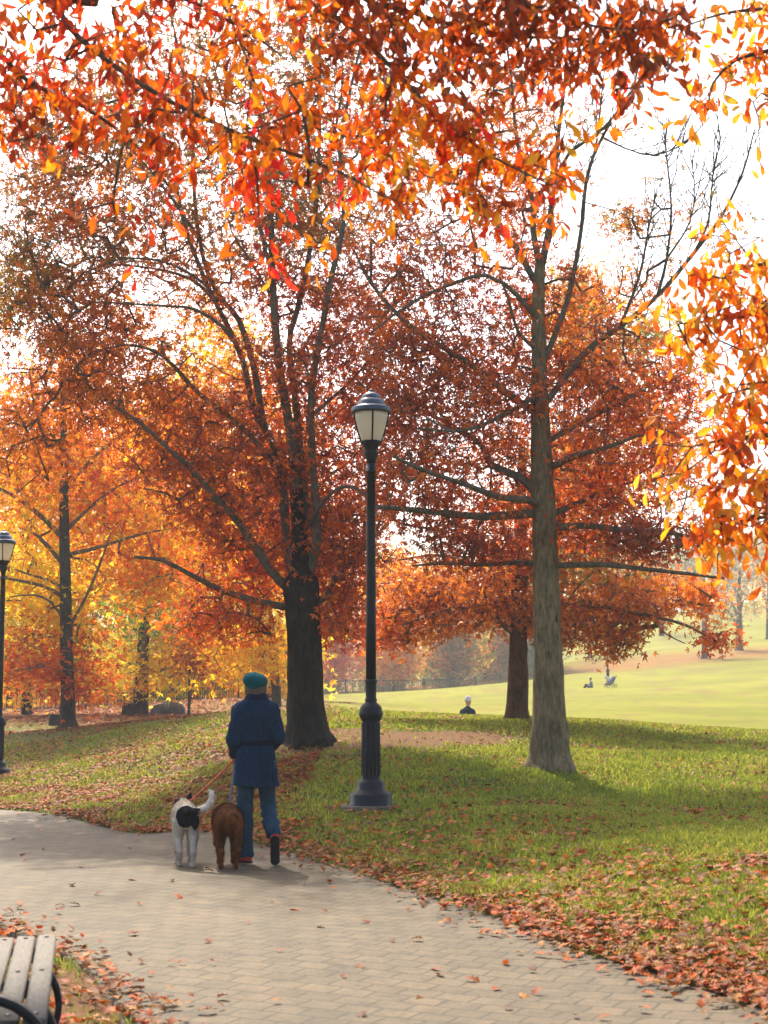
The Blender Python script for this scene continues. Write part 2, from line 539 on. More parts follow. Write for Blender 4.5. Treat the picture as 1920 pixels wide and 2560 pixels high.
PF = np.stack([ii * b_2 + jj, ii * b_2 + jj + 1, (ii + 1) * b_2 + jj + 1, (ii + 1) * b_2 + jj], -1).reshape(-1, 4)
m, n, l, b = new_mat('hexagon_paving')
tc = n.new('ShaderNodeTexCoord')
mp = n.new('ShaderNodeMapping'); mp.inputs['Rotation'].default_value = (0, 0, rad(25)); l.new(tc.outputs['Object'], mp.inputs[0])
br = n.new('ShaderNodeTexBrick'); br.inputs['Scale'].default_value = 1.0
br.inputs['Brick Width'].default_value = 0.2; br.inputs['Row Height'].default_value = 0.175; br.inputs['Mortar Size'].default_value = 0.012
br.inputs['Mortar Smooth'].default_value = 0.6
br.inputs['Color1'].default_value = (0.100, 0.072, 0.040, 1); br.inputs['Color2'].default_value = (0.128, 0.093, 0.052, 1); br.inputs['Mortar'].default_value = (0.048, 0.040, 0.018, 1)
pd_ = noise_tex(n, l, 5.0, 4, 0.6)
va = n.new('ShaderNodeVectorMath'); va.operation = 'MULTIPLY_ADD'; va.inputs[1].default_value = (.035, .035, 0)
l.new(pd_.outputs['Color'], va.inputs[0]); l.new(mp.outputs[0], va.inputs[2])
l.new(va.outputs[0], br.inputs['Vector'])
p1 = noise_tex(n, l, 1.1, 9, 0.72); p2 = noise_tex(n, l, 55, 6, 0.8); p3 = noise_tex(n, l, 6, 8, 0.75)
r3 = ramp(n, [(0.34, (0.55, 0.56, 0.46)), (0.5, (0.95, 0.95, 0.92)), (0.68, (1.2, 1.16, 1.1))]); l.new(p3.outputs['Fac'], r3.inputs[0])
r1 = ramp(n, [(0.3, (0.62, 0.64, 0.58)), (0.7, (1.18, 1.12, 1.02))]); l.new(p1.outputs['Fac'], r1.inputs[0])
r2 = ramp(n, [(0.3, (0.55, 0.55, 0.55)), (0.7, (1.35, 1.33, 1.3))]); l.new(p2.outputs['Fac'], r2.inputs[0])


def mul(a, c2):
    x = n.new('ShaderNodeMix'); x.data_type = 'RGBA'; x.blend_type = 'MULTIPLY'; x.inputs[0].default_value = 1
    l.new(a, x.inputs[6]); l.new(c2, x.inputs[7]); return x.outputs[2]


l.new(mul(mul(mul(br.outputs['Color'], r1.outputs[0]), r2.outputs[0]), r3.outputs[0]), b.inputs['Base Color'])
b.inputs['Roughness'].default_value = 0.75; b.inputs['Specular IOR Level'].default_value = 0.3
bp = n.new('ShaderNodeBump'); bp.inputs['Strength'].default_value = 0.5; bp.inputs['Distance'].default_value = 0.01
l.new(p2.outputs['Fac'], bp.inputs['Height']); l.new(bp.outputs[0], b.inputs['Normal'])
tag(mesh('path', PV.reshape(-1, 3), PF, m), kind='structure')

# ------------------------------------------------------------------ leaves
def frames(axis, nrm):
    a = axis / (np.linalg.norm(axis, axis=1)[:, None] + 1e-9)
    s = np.cross(nrm, a); s /= np.linalg.norm(s, axis=1)[:, None] + 1e-9
    nn = np.cross(a, s)
    return np.stack([s, a, nn], -1)            # columns: side, axis, normal


def place_leaves(tv, tf, pos, axis, nrm, size, cols):
    R = frames(axis, nrm)
    v = np.einsum('nij,kj->nki', R, tv) * size[:, None, None] + pos[:, None, :]
    k = len(tv)
    f = (tf[None] + (np.arange(len(pos)) * k)[:, None, None]).reshape(-1, tf.shape[1])
    return v.reshape(-1, 3), f, np.repeat(cols, k, axis=0)


def profile_leaf(st, w, fold=0.25, curl=0.25):
    """midrib stations st, half widths w -> folded blade"""
    v = []
    for s, ww in zip(st, w):
        z = -curl * s * s
        v += [(-ww, s, z + fold * ww), (0, s, z), (ww, s, z + fold * ww)]
    f = []
    for i in range(len(st) - 1):
        f += [(3 * i, 3 * i + 1, 3 * i + 4, 3 * i + 3), (3 * i + 1, 3 * i + 2, 3 * i + 5, 3 * i + 4)]
    return np.array(v, float), np.array(f)


# three-lobed small leaf (kites), oak-like long leaf, broad near leaf
def kite_leaf():
    v, f = [], []
    for a, L in ((0, 1.0), (0.95, 0.72), (-0.95, 0.72)):
        ca, sa = math.cos(a), math.sin(a)
        base = len(v)
        for x, y, z in ((0, 0, 0), (-0.13 , 0.5 * L, .05), (0, L, -0.12), (0.13, 0.5 * L, .05)):
            v.append((ca * x + sa * y, -sa * x + ca * y + (0.12 if a else 0), z))
        f.append((base, base + 3, base + 2, base + 1))
    return np.array(v, float), np.array(f)


KITE = kite_leaf()
OAK = profile_leaf([0, .16, .3, .44, .58, .74, .88, 1], [.03, .2, .08, .34, .12, .36, .14, .02], 0.35, 0.3)
BROAD = profile_leaf([0, .12, .3, .55, .76, .92, 1], [.015, .05, .12, .19, .195, .11, .0], 0.4, 0.4)


def srgb(*c):
    c = np.array(c, float) / 255
    return np.where(c <= .04045, c / 12.92, ((c + .055) / 1.055) ** 2.4)


PAL = {
    'bare': [srgb(190, 112, 60), srgb(170, 96, 50)],
    'redbrown': [srgb(176, 88, 38), srgb(196, 98, 36), srgb(156, 82, 46), srgb(228, 120, 28), srgb(182, 108, 66), srgb(146, 68, 40), srgb(222, 104, 26)],
    'red': [srgb(212, 86, 28), srgb(228, 108, 26), srgb(176, 70, 32), srgb(222, 128, 34), srgb(196, 100, 50)],
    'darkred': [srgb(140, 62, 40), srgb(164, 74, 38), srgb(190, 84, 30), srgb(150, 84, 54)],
    'orange': [srgb(228, 122, 24), srgb(236, 138, 28), srgb(208, 92, 24), srgb(218, 146, 36), srgb(186, 88, 30)],
    'orangebrown': [srgb(202, 108, 34), srgb(222, 124, 32), srgb(160, 82, 38), srgb(178, 102, 40), srgb(226, 140, 36)],
    'dull': [srgb(176, 108, 50), srgb(146, 114, 58), srgb(204, 122, 40), srgb(128, 116, 64), srgb(166, 88, 48)],
    'olive': [srgb(160, 138, 46), srgb(190, 140, 42), srgb(120, 120, 52), srgb(204, 122, 34)],
    'yellow': [srgb(244, 204, 44), srgb(240, 186, 36), srgb(214, 196, 58), srgb(242, 160, 30)],
    'amber': [srgb(242, 178, 24), srgb(236, 162, 20), srgb(246, 192, 34), srgb(216, 140, 20)],
    'yelloworange': [srgb(242, 160, 24), srgb(238, 132, 20), srgb(244, 192, 40), srgb(230, 112, 24), srgb(214, 176, 42)],
    'green': [srgb(110, 150, 52), srgb(140, 160, 54), srgb(86, 126, 54), srgb(190, 176, 54)],
    'yellowgreen': [srgb(190, 170, 44), srgb(150, 150, 44), srgb(210, 170, 40), srgb(220, 140, 30)],
    'near': [srgb(220, 106, 14), srgb(210, 90, 14), srgb(226, 126, 18), srgb(182, 72, 16), srgb(218, 140, 24), srgb(150, 66, 20)],
    'nearred': [srgb(204, 70, 16), srgb(216, 96, 16), srgb(168, 54, 18), srgb(222, 62, 38), srgb(138, 50, 20), srgb(206, 110, 20)],
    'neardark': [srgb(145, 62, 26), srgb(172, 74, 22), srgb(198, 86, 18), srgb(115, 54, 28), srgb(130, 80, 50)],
    'nearyellow': [srgb(228, 138, 24), srgb(222, 118, 18), srgb(232, 156, 34), srgb(208, 100, 20), srgb(196, 152, 44)],
    'scarlet': [srgb(226, 44, 44), srgb(224, 60, 36), srgb(218, 84, 22)],
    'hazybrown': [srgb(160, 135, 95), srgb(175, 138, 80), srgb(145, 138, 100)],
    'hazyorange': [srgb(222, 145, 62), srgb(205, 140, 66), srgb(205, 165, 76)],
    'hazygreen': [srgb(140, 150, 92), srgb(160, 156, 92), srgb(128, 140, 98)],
}


def unit(v): return v / (np.linalg.norm(v, axis=1)[:, None] + 1e-9)


def seg_prisms(A, B, ra, rb, n=3):
    t = unit(B - A)
    ref = np.where(np.abs(t[:, 2:3]) > 0.8, np.array([[1.0, 0, 0]]), np.array([[0, 0, 1.0]]))
    a = unit(np.cross(t, ref)); b = np.cross(a, t)
    th = np.arange(n) * 2 * math.pi / n
    off = np.cos(th)[None, :, None] * a[:, None] + np.sin(th)[None, :, None] * b[:, None]
    v = np.concatenate([A[:, None] + off * ra[:, None, None], B[:, None] + off * rb[:, None, None]], 1).reshape(-1, 3)
    j = np.arange(n); j2 = (j + 1) % n
    f = np.stack([j, j2, j2 + n, j + n], -1)
    f = (f[None] + (np.arange(len(A)) * 2 * n)[:, None, None]).reshape(-1, 4)
    return v, f


def blob_points(blobs, d0, back=0.0, mult=1.0):
    """blobs: (cx,cy,rx,ry in 1659 px, depth offset, depth radius m, clusters, palette) -> points, palettes"""
    P, pal = [], []
    for cx, cy, rx, ry, dd, dr, nn, pl in blobs:
        nn = max(3, int(nn * mult))
        dd += back
        c = PD(cx, cy, d0 + dd)
        s = (d0 + dd) / FPX * K
        q = RNG.normal(size=(nn, 3)); q = unit(q) * (RNG.random((nn, 1)) ** 0.42)
        P.append(c + q * np.array([rx * s, dr, ry * s])); pal += [pl] * nn
    return np.concatenate(P), np.array(pal)




def grow_tree(root, limbs, clusters, pals, bark, leafmat, leaves_per=40, sigma=0.28, lsize=0.1, template=KITE, twig_r=0.006, step=0.3,
              trunk_noise=0.02, style='spray', trunk_sides=20, twig_cap=0.05, mix=0.25, start_ok=0.0, crown_name='crown', arch=0.12):
    """limbs: list of (name, rows (x,y,z,r)); first is the trunk. Everything is in world space, root sits at the trunk base."""
    loc = np.array(root.location)
    nodes = []; nrad = []
    for name, rows in limbs:
        c = crom(rows, step * 0.6)
        sides = trunk_sides if name == 'trunk' else 9
        if name == 'trunk':
            v, f = tube(c[:, :3], np.maximum(c[:, 3], 0.004), sides, True)
            # root flare ridges and bark lumps
            th = np.tile(np.arange(sides), len(c)); hh = np.repeat(c[:, 2] - c[0, 2], sides); cc = np.repeat(c[:, :3], sides, 0); rr = np.repeat(c[:, 3], sides)
            fl = np.exp(-np.maximum(hh, 0) / 0.25) * 0.28 * np.sin(th / sides * 2 * math.pi * 5 + 0.7) + 0.035 * RNG.normal(size=len(th))
            v = cc + (v - cc) * (1 + fl)[:, None]
        else:
            v, f = tube(c[:, :3], np.maximum(c[:, 3], 0.004), sides, True, 0.06)
        mesh(name, v - loc, f, bark if name == 'trunk' else M_limb, root)
        keep = c[int(len(c) * (0.35 if name == 'trunk' else 0.2)):]
        nodes.append(keep[:, :3]); nrad.append(keep[:, 3])
    N0 = np.concatenate(nodes); R0 = np.concatenate(nrad)
    cap = len(N0) + len(clusters) * 14
    N = np.zeros((cap, 3)); N[:len(N0)] = N0; par = -np.ones(cap, int); cnt = np.zeros(cap)
    m0 = m = len(N0)
    dist = np.array([np.min(((N0 - c) ** 2).sum(1)) for c in clusters])
    order = np.argsort(dist)
    ends = []
    for ci in order:
        c = clusters[ci]
        dv = N[:m] - c
        d2 = (dv ** 2).sum(1) * (1 + 0.5 * (dv[:, 2] > 0.3))
        p = int(np.argmin(d2)); L = math.sqrt(d2[p])
        k = min(10, max(1, int(L / step)))
        a = N[p].copy(); prev = p
        for q in range(1, k + 1):
            tt = q / k
            pt = a + (c - a) * tt
            if q < k:
                pt += RNG.normal(size=3) * 0.05 * min(L, 1.0) + np.array([0, 0, arch * L * tt * (1 - tt)])
            if m < cap:
                N[m] = pt; par[m] = prev; prev = m; m += 1
        ends.append((ci, prev, p))
    for i in range(m - 1, m0 - 1, -1):
        cnt[i] += 1
        if par[i] >= m0: cnt[par[i]] += cnt[i]
    idx = np.arange(m0, m)
    rr = np.minimum(twig_r * np.sqrt(cnt[idx]), twig_cap)
    pr = par[idx]
    ra = np.where(pr >= m0, np.minimum(twig_r * np.sqrt(np.maximum(cnt[pr], 1)), twig_cap), rr * 1.1)
    v, f = seg_prisms(N[pr], N[idx], ra, rr, 4)
    tag(mesh('branchwork', v - loc, f, M_limb, root), kind='stuff')
    # leaves
    nC = len(clusters)
    nl = np.where(pals == 'bare', RNG.poisson(.7, nC), np.maximum(3, RNG.poisson(leaves_per, nC)))
    ci = np.repeat(np.arange(nC), nl)
    tot = len(ci)
    bydir = np.zeros((nC, 3))
    for c_i, e, p in ends:
        bydir[c_i] = N[e] - N[par[e]] if par[e] >= 0 else (0, 0, -1)
    bydir = unit(bydir)
    pos = clusters[ci]
    if style == 'spray':
        g = RNG.normal(size=(tot, 3)) * sigma * np.array([1, 1, 0.6])
        pos = pos + g - bydir[ci] * (RNG.random(tot)[:, None] * sigma * 1.5)
        axis = unit(g + bydir[ci] * 0.1 + np.array([0, 0, -0.12])) + RNG.normal(size=(tot, 3)) * 0.6
        nrm = RNG.normal(size=(tot, 3)) + np.array([0, 0, 0.8])
    else:               # whorls of drooping leaves at the twig end
        out = unit(RNG.normal(size=(tot, 3)) * np.array([1, 1, 0.55]) + bydir[ci] * 0.25 + np.array([0, 0, -1.05]))
        pos = pos + RNG.normal(size=(tot, 3)) * sigma - bydir[ci] * (RNG.random(tot)[:, None] * 0.10)
        axis = out
        nrm = RNG.normal(size=(tot, 3)) * 0.7 + np.array([0, 0, 0.7])
    names = sorted(set(pals)); base = np.zeros((nC, 3))
    for nm in names:
        P_ = np.array(PAL[nm]); s = pals == nm
        base[s] = P_[RNG.integers(0, len(P_), s.sum())]
    col = base[ci]
    alt = np.zeros((tot, 3))
    pn = pals[ci]
    for nm in names:
        P_ = np.array(PAL[nm]); s = pn == nm
        alt[s] = P_[RNG.integers(0, len(P_), s.sum())]
    mm = RNG.random((tot, 1)) < (mix + 0.4)
    col = np.where(mm, alt, col) * (0.95 + 0.5 * RNG.random((tot, 1)))
    size = lsize * (0.6 + 0.75 * RNG.random(tot))
    v, f, cc = place_leaves(template[0], template[1], pos, axis, nrm, size, col)
    mesh(crown_name, v - loc, f, leafmat, root, cols=np.clip(cc, 0, .95))
    return root


def LD(d0, pts, r0, r1, dd=0.0):
    """limb from 1659-px points; depth drifts by dd along its length"""
    out = []
    for i, (px, py) in enumerate(pts):
        t = i / (len(pts) - 1)
        out.append((*PD(px, py, d0 + dd * t), r0 + (r1 - r0) * t))
    return np.array(out)


def base_xyz(px, py, d):
    p = PD(px, py, d)
    return np.array([p[0], d, h1(p[0], d)])


def trunk_rows(d0, pts):
    """pts: (px,py,halfwidth px); the first point is dropped onto the ground"""
    s = d0 / FPX * K
    rows = [(*PD(px, py, d0), hw * s) for px, py, hw in pts]
    g = h1(rows[0][0], d0)
    rows = [r for i, r in enumerate(rows) if i == 0 or r[2] > g + 0.1]
    r0 = rows[0]
    return np.array([(r0[0], d0, g - 0.12, r0[3] * 1.12), (r0[0], d0, g + 0.03, r0[3])] + rows[1:])


SEED = 0
# ---- central oak
dA = 24.0
tA = trunk_rows(dA, [(668, 1608, 56), (664, 1585, 47), (660, 1520, 40), (657, 1400, 37), (652, 1300, 38), (650, 1262, 41), (650, 1236, 26), (648, 1205, 18), (644, 1130, 15), (640, 1060, 14)])
rt = empty('oak_tree', tuple(base_xyz(668, 1610, dA)))
tag(rt, 'big red brown oak with thick dark trunk just right of the walker', 'tree')
sA = dA / FPX * K
limbs = [('trunk', tA)]
for pts, r0, r1, dd in [
    ([(625, 1312), (560, 1300), (480, 1275), (400, 1235), (350, 1210), (290, 1203)], 12, 3.5, -0.6),
    ([(682, 1305), (712, 1280), (722, 1250), (760, 1215), (795, 1175), (840, 1130)], 11, 4, 0.8),
    ([(620, 1270), (580, 1225), (535, 1156), (500, 1110), (465, 1076), (420, 1020), (375, 980), (310, 920), (225, 862)], 15, 4, -1.4),
    ([(632, 1250), (618, 1160), (612, 1060), (600, 980), (548, 880), (528, 790), (490, 700), (450, 620), (400, 490), (370, 350), (330, 200)], 15, 3, 0.6),
    ([(570, 920), (545, 780), (515, 690), (475, 640), (440, 560), (420, 420), (415, 250), (380, 80), (350, -40)], 11, 2.5, 1.5),
    ([(640, 1060), (625, 920), (602, 780), (590, 620), (585, 470), (570, 300), (540, 150), (480, 0)], 16, 3, 0.3),
    ([(660, 1250), (664, 1130), (650, 1000), (640, 880), (625, 740), (650, 640), (678, 480), (690, 300), (690, 100), (700, -60)], 15, 3, 1.2),
    ([(668, 1250), (685, 1150), (676, 1000), (672, 860), (690, 740), (718, 590), (742, 480), (735, 330), (760, 180), (800, 20)], 14, 3, -0.8),
    ([(590, 1000), (520, 920), (430, 850), (375, 790), (330, 757), (270, 745), (200, 760)], 9, 2.5, -1.0),
    ([(520, 760), (480, 705), (420, 668), (340, 660), (200, 652)], 7, 2, -0.8),
    ([(470, 650), (410, 602), (330, 580), (240, 570)], 6, 2, 0.8),
    ([(450, 620), (400, 585), (340, 562), (260, 560), (180, 590)], 5, 2, -0.5),
    ([(420, 500), (350, 400), (290, 330), (230, 280)], 5, 1.5, -0.4),
    ([(590, 600), (540, 420), (500, 300), (470, 170), (430, 30)], 6, 1.5, 0.9),
    ([(685, 420), (720, 300), (740, 160), (720, 20)], 6, 1.5, 0.2),
    ([(660, 1150), (700, 1080), (750, 1050), (800, 1075)], 7, 3, -1.4),
    ([(670, 900), (740, 840), (800, 780), (870, 730)], 6, 2, 0.9),
    ([(585, 640), (540, 560), (500, 500), (480, 400)], 5, 1.5, -0.5)]:
    limbs.append(('limb', LD(dA, pts, r0 * sA * .72, r1 * sA * .8, dd)))
blobs = [(620, 900, 170, 130, .3, 1.6, 120, 'redbrown'), (540, 1090, 190, 140, .2, 1.8, 130, 'redbrown'), (710, 1080, 140, 170, .5, 1.5, 105, 'redbrown'), (640, 1120, 190, 140, .9, 1.2, 60, 'red'),
         (450, 990, 180, 160, -.4, 1.8, 130, 'redbrown'), (330, 850, 200, 140, -.4, 1.8, 140, 'orangebrown'), (170, 740, 210, 170, -.4, 1.8, 170, 'orangebrown'),
         (110, 560, 170, 130, -.3, 1.6, 85, 'dull'), (280, 520, 180, 130, 0, 1.5, 45, 'dull'), (600, 1225, 230, 85, .5, 1.6, 100, 'red'), (470, 1345, 130, 60, -.5, 1.2, 50, 'red'),
         (740, 1330, 60, 70, -.2, .9, 40, 'red'), (460, 330, 190, 230, .3, 1.6, 55, 'dull'), (650, 300, 150, 250, .3, 1.5, 60, 'dull'), (720, 640, 130, 150, .2, 1.5, 60, 'redbrown'),
         (570, 640, 80, 130, 0, 1.0, 35, 'redbrown'), (640, 780, 130, 60, -.6, 1.2, 40, 'redbrown'), (60, 950, 120, 130, -.4, 1.5, 60, 'orangebrown'), (560, 60, 260, 120, .4, 1.6, 45, 'dull'),
         (230, 360, 150, 110, 0, 1.4, 22, 'dull'), (760, 1180, 100, 110, 0, 1.3, 60, 'redbrown'), (130, 430, 130, 60, -.2, 1.4, 30, 'orangebrown'), (150, 250, 200, 170, 0, 1.6, 80, 'dull'), (420, 180, 250, 190, .2, 1.8, 100, 'dull'), (700, 130, 190, 190, .3, 1.6, 85, 'dull'), (620, 450, 230, 170, .3, 1.7, 85, 'dull'), (250, 440, 180, 120, 0, 1.5, 55, 'orangebrown'), (830, 330, 110, 200, .3, 1.3, 45, 'dull'), (420, 640, 110, 90, .1, 1.2, 35, 'orangebrown'), (60, 650, 110, 130, -.2, 1.4, 50, 'olive'), (330, -140, 300, 130, 0, 1.8, 40, 'dull'), (730, -130, 230, 130, .2, 1.6, 26, 'dull'), (800, 850, 110, 110, .2, 1.3, 60, 'redbrown'), (790, 700, 110, 120, .3, 1.3, 50, 'redbrown'), (810, 980, 80, 110, .2, 1.2, 40, 'red'), (80, 350, 150, 120, 0, 1.4, 45, 'dull'), (520, 520, 160, 130, .4, 1.4, 50, 'dull'), (330, 300, 170, 130, .3, 1.5, 40, 'olive'), (690, 480, 140, 160, .4, 1.4, 50, 'dull')]  # the two clusters above the frame are added to dapple the path
cp_, pl_ = blob_points(blobs, dA, .6, 1.6)
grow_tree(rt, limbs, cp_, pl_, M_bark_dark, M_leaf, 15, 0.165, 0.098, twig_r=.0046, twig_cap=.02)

# ---- right hand oak, straight leader
dB = 21.0
sB = dB / FPX * K
tB = trunk_rows(dB, [(1190, 1660, 56), (1190, 1635, 46), (1188, 1590, 40), (1186, 1500, 34), (1181, 1300, 28), (1175, 1100, 26), (1170, 1000, 24), (1165, 800, 17), (1163, 640, 14), (1168, 560, 11)])
rt = empty('oak_tree', tuple(base_xyz(1190, 1665, dB)))
tag(rt, 'tall oak with straight olive brown trunk standing nearest on the right lawn, bare upper branches', 'tree')
limbs = [('trunk', tB)]
for pts, r0, r1, dd in [
    ([(1166, 575), (1152, 500), (1150, 430), (1118, 310), (1105, 180), (1090, 60)], 8, 2, .4), ([(1170, 575), (1185, 500), (1196, 400), (1205, 300), (1220, 180), (1228, 60)], 9, 2, -.3),
    ([(1168, 1108), (1100, 1112), (1040, 1116), (960, 1108), (880, 1100), (800, 1094)], 11, 4, -.6), ([(1172, 1098), (1140, 1080), (1080, 1074), (1000, 1045), (900, 1010), (850, 985)], 9, 3, -1.3),
    ([(1165, 1070), (1125, 1032), (1062, 1005), (1040, 960), (990, 930), (950, 905), (890, 880)], 11, 3, .9), ([(1166, 900), (1090, 845), (1010, 782), (930, 735), (870, 690), (800, 610), (765, 540)], 9, 2.5, .5),
    ([(1162, 620), (1112, 530), (1082, 502), (1052, 440), (1020, 395)], 8, 2, .2), ([(1165, 700), (1120, 640), (1050, 595), (960, 620), (880, 660), (800, 720)], 6, 2, -.7),
    ([(1190, 1142), (1260, 1135), (1340, 1145), (1430, 1150), (1490, 1158)], 9, 3, -.4), ([(1185, 1012), (1240, 985), (1300, 970), (1380, 940)], 9, 3, -.8),
    ([(1190, 1112), (1260, 1082), (1300, 1065), (1370, 1040)], 8, 2.5, .9), ([(1195, 1222), (1300, 1220), (1400, 1230), (1490, 1240), (1565, 1250)], 7, 2.5, -.9),
    ([(1175, 1222), (1120, 1215), (1050, 1220), (960, 1217), (890, 1222)], 7, 2, .8), ([(1172, 880), (1260, 765), (1340, 705), (1420, 640), (1500, 545), (1560, 465), (1605, 370), (1630, 280)], 8, 1.6, .4),
    ([(1168, 800), (1215, 680), (1235, 610), (1255, 500), (1270, 375), (1310, 280), (1370, 190), (1430, 130)], 7, 1.4, -.3), ([(1195, 400), (1230, 330), (1290, 290), (1340, 235), (1385, 185)], 5, 1.2, -.5),
    ([(1270, 380), (1290, 300), (1300, 200), (1310, 120)], 3.5, 1, .3), ([(1420, 640), (1440, 560), (1450, 450), (1440, 340), (1430, 250)], 4, 1, .5), ([(1500, 545), (1530, 480), (1540, 380), (1560, 290)], 3.2, 1, -.3),
    ([(1340, 705), (1380, 600), (1400, 500), (1420, 400)], 4, 1, -.6), ([(1290, 290), (1350, 320), (1420, 335), (1500, 300)], 2.5, .8, -.5), ([(1166, 850), (1080, 900), (1000, 930), (900, 925)], 6, 2, -1.2),
    ([(1168, 760), (1120, 720), (1100, 650), (1080, 600)], 5, 1.6, -.5), ([(1170, 960), (1280, 900), (1400, 840), (1500, 800)], 7, 2, .5), ([(1440, 560), (1490, 480), (1500, 400), (1490, 330)], 2.5, .8, .2)]:
    limbs.append(('limb', LD(dB, pts, r0 * sB, r1 * sB, dd)))
blobs = [(1170, 900, 200, 150, 0, 1.5, 120, 'redbrown'), (1000, 880, 170, 160, 0, 1.6, 120, 'redbrown'), (920, 720, 150, 130, 0, 1.4, 70, 'redbrown'), (970, 1070, 170, 90, -.2, 1.5, 90, 'red'),
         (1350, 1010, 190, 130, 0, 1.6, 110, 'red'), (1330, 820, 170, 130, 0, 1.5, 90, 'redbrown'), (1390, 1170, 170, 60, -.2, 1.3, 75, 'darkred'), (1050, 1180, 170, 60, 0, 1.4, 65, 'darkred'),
         (1000, 560, 160, 100, 0, 1.4, 45, 'redbrown'), (1150, 650, 120, 110, 0, 1.2, 45, 'redbrown'), (1370, 480, 80, 60, 0, .9, 16, 'dull'), (1080, 420, 120, 140, .2, 1.2, 22, 'orangebrown'),
         (1250, 1090, 110, 110, 0, 1.3, 50, 'red'), (880, 980, 110, 120, 0, 1.2, 50, 'redbrown'), (1500, 480, 130, 150, 0, 1, 12, 'dull'), (1150, 250, 110, 130, 0, 1.0, 22, 'orangebrown'), (1330, 330, 120, 140, 0, 1, 5, 'dull'), (960, 380, 140, 160, .2, 1.3, 40, 'dull'), (1090, 230, 130, 170, .2, 1.1, 36, 'orangebrown'), (870, 560, 110, 110, .2, 1.2, 36, 'redbrown'), (1230, 760, 90, 120, .3, 1.2, 40, 'orangebrown'), (1450, 880, 110, 130, 0, 1.3, 45, 'red'), (1080, -110, 220, 120, 0, 1.4, 26, 'orangebrown'), (860, 830, 110, 130, .2, 1.2, 40, 'redbrown'), (1060, 760, 130, 120, .3, 1.3, 45, 'redbrown'), (1120, 480, 110, 110, .3, 1.1, 30, 'redbrown'), (1300, 640, 120, 100, .3, 1.1, 36, 'orangebrown')]  # unseen cluster over the top edge added for broken shade on the paving
cp_, pl_ = blob_points(blobs, dB, .6, 1.6)
def shoots(root, rows_list, n_each, lmax, r0):
    """fine bare side twigs sweeping upwards from slender limbs"""
    A_, B_, ra_, rb_ = [], [], [], []
    for rows in rows_list:
        c = crom(rows, .08)
        for k in range(n_each):
            i = RNG.integers(int(len(c) * .25), len(c) - 1)
            p = c[i, :3]; d = unit((c[i + 1, :3] - c[i - 1, :3])[None])[0]
            side = RNG.normal(size=3) * np.array([1, .8, .3])
            L = RNG.uniform(.35, 1) * lmax * (1.15 - .6 * i / len(c)); v = d * .8 + side * .5 + np.array([0, 0, .25]); r = r0
            for q_ in range(6):
                v = unit((v + np.array([0, 0, .16]) + RNG.normal(size=3) * .07)[None])[0]
                e = p + v * L / 6; A_.append(p); B_.append(e); ra_.append(r); rb_.append(r * .8); 
                if q_ in (1, 2, 3, 4) and RNG.random() < .75:
                    w_ = unit((v + RNG.normal(size=3) * .5)[None])[0]; a2_ = e
                    for z_ in range(3):
                        e2 = a2_ + w_ * L * .09 ; A_.append(a2_); B_.append(e2); ra_.append(r * .6); rb_.append(r * .45); a2_ = e2; w_ = unit((w_ + np.array([0, 0, .2]) + RNG.normal(size=3) * .1)[None])[0]
                p = e; r *= .8
    v, f = seg_prisms(np.array(A_), np.array(B_), np.array(ra_), np.array(rb_), 4)
    tag(mesh('bare_twigs', v - np.array(root.location), f, M_limb, root), kind='stuff')


shoots(rt, [limbs[i][1] for i in (2, 14, 15, 16, 17, 18, 19, 20, 21, 25)], 16, 1.6, .009)
grow_tree(rt, limbs, cp_, pl_, M_bark_tan, M_leaf, 13, 0.15, 0.09, twig_r=.0042, twig_cap=.018)

tb = np.array(rt.location)
for px, py, w_ in [(1190, 1300, .032), (1200, 1338, .026), (1176, 1405, .02)]:
    p = PD(px, py, dB - .135); v, f = body([(p + (0, 0, -.03), p + (0, 0, .03), w_, w_ * .8, (.8, .8, 1.2)), (p + (-.01, .05, 0), p + (.01, .05, 0), w_ * 1.5, w_ * 1.5, (1, .8, 1.3))], .012, .03)
    v += RNG.normal(size=v.shape) * .004
    mesh('knot', v - tb, f, M_bark_dark, rt)

# ---- oak behind it on the crest
dC = 29.0
sC = dC / FPX * K
tC = trunk_rows(dC, [(1118, 1558, 29), (1118, 1530, 24), (1119, 1450, 21), (1120, 1350, 18), (1122, 1250, 16), (1125, 1100, 12), (1128, 950, 7)])
rt = empty('oak_tree', tuple(base_xyz(1118, 1558, dC)))
tag(rt, 'smaller oak with reddish brown trunk on the crest, half behind the nearest right hand oak', 'tree')
limbs = [('trunk', tC)]
for pts, r0, r1, dd in [([(1112, 1370), (1080, 1345), (1045, 1325), (990, 1312), (930, 1330), (870, 1350)], 7, 2, -.8), ([(1122, 1340), (1200, 1310), (1300, 1310), (1400, 1330), (1480, 1350), (1545, 1385)], 7, 2, -1.0),
                        ([(1120, 1280), (1040, 1230), (950, 1200), (860, 1210)], 7, 2, .8), ([(1125, 1250), (1230, 1200), (1350, 1190), (1450, 1230)], 7, 2, .8), ([(1122, 1220), (1080, 1120), (1040, 1050)], 6, 2, -.8),
                        ([(1400, 1330), (1440, 1370), (1480, 1390)], 2, 1, -.4), ([(1126, 1120), (1200, 1020), (1260, 940)], 6, 2, .6)]:
    limbs.append(('limb', LD(dC, pts, r0 * sC, r1 * sC, dd)))
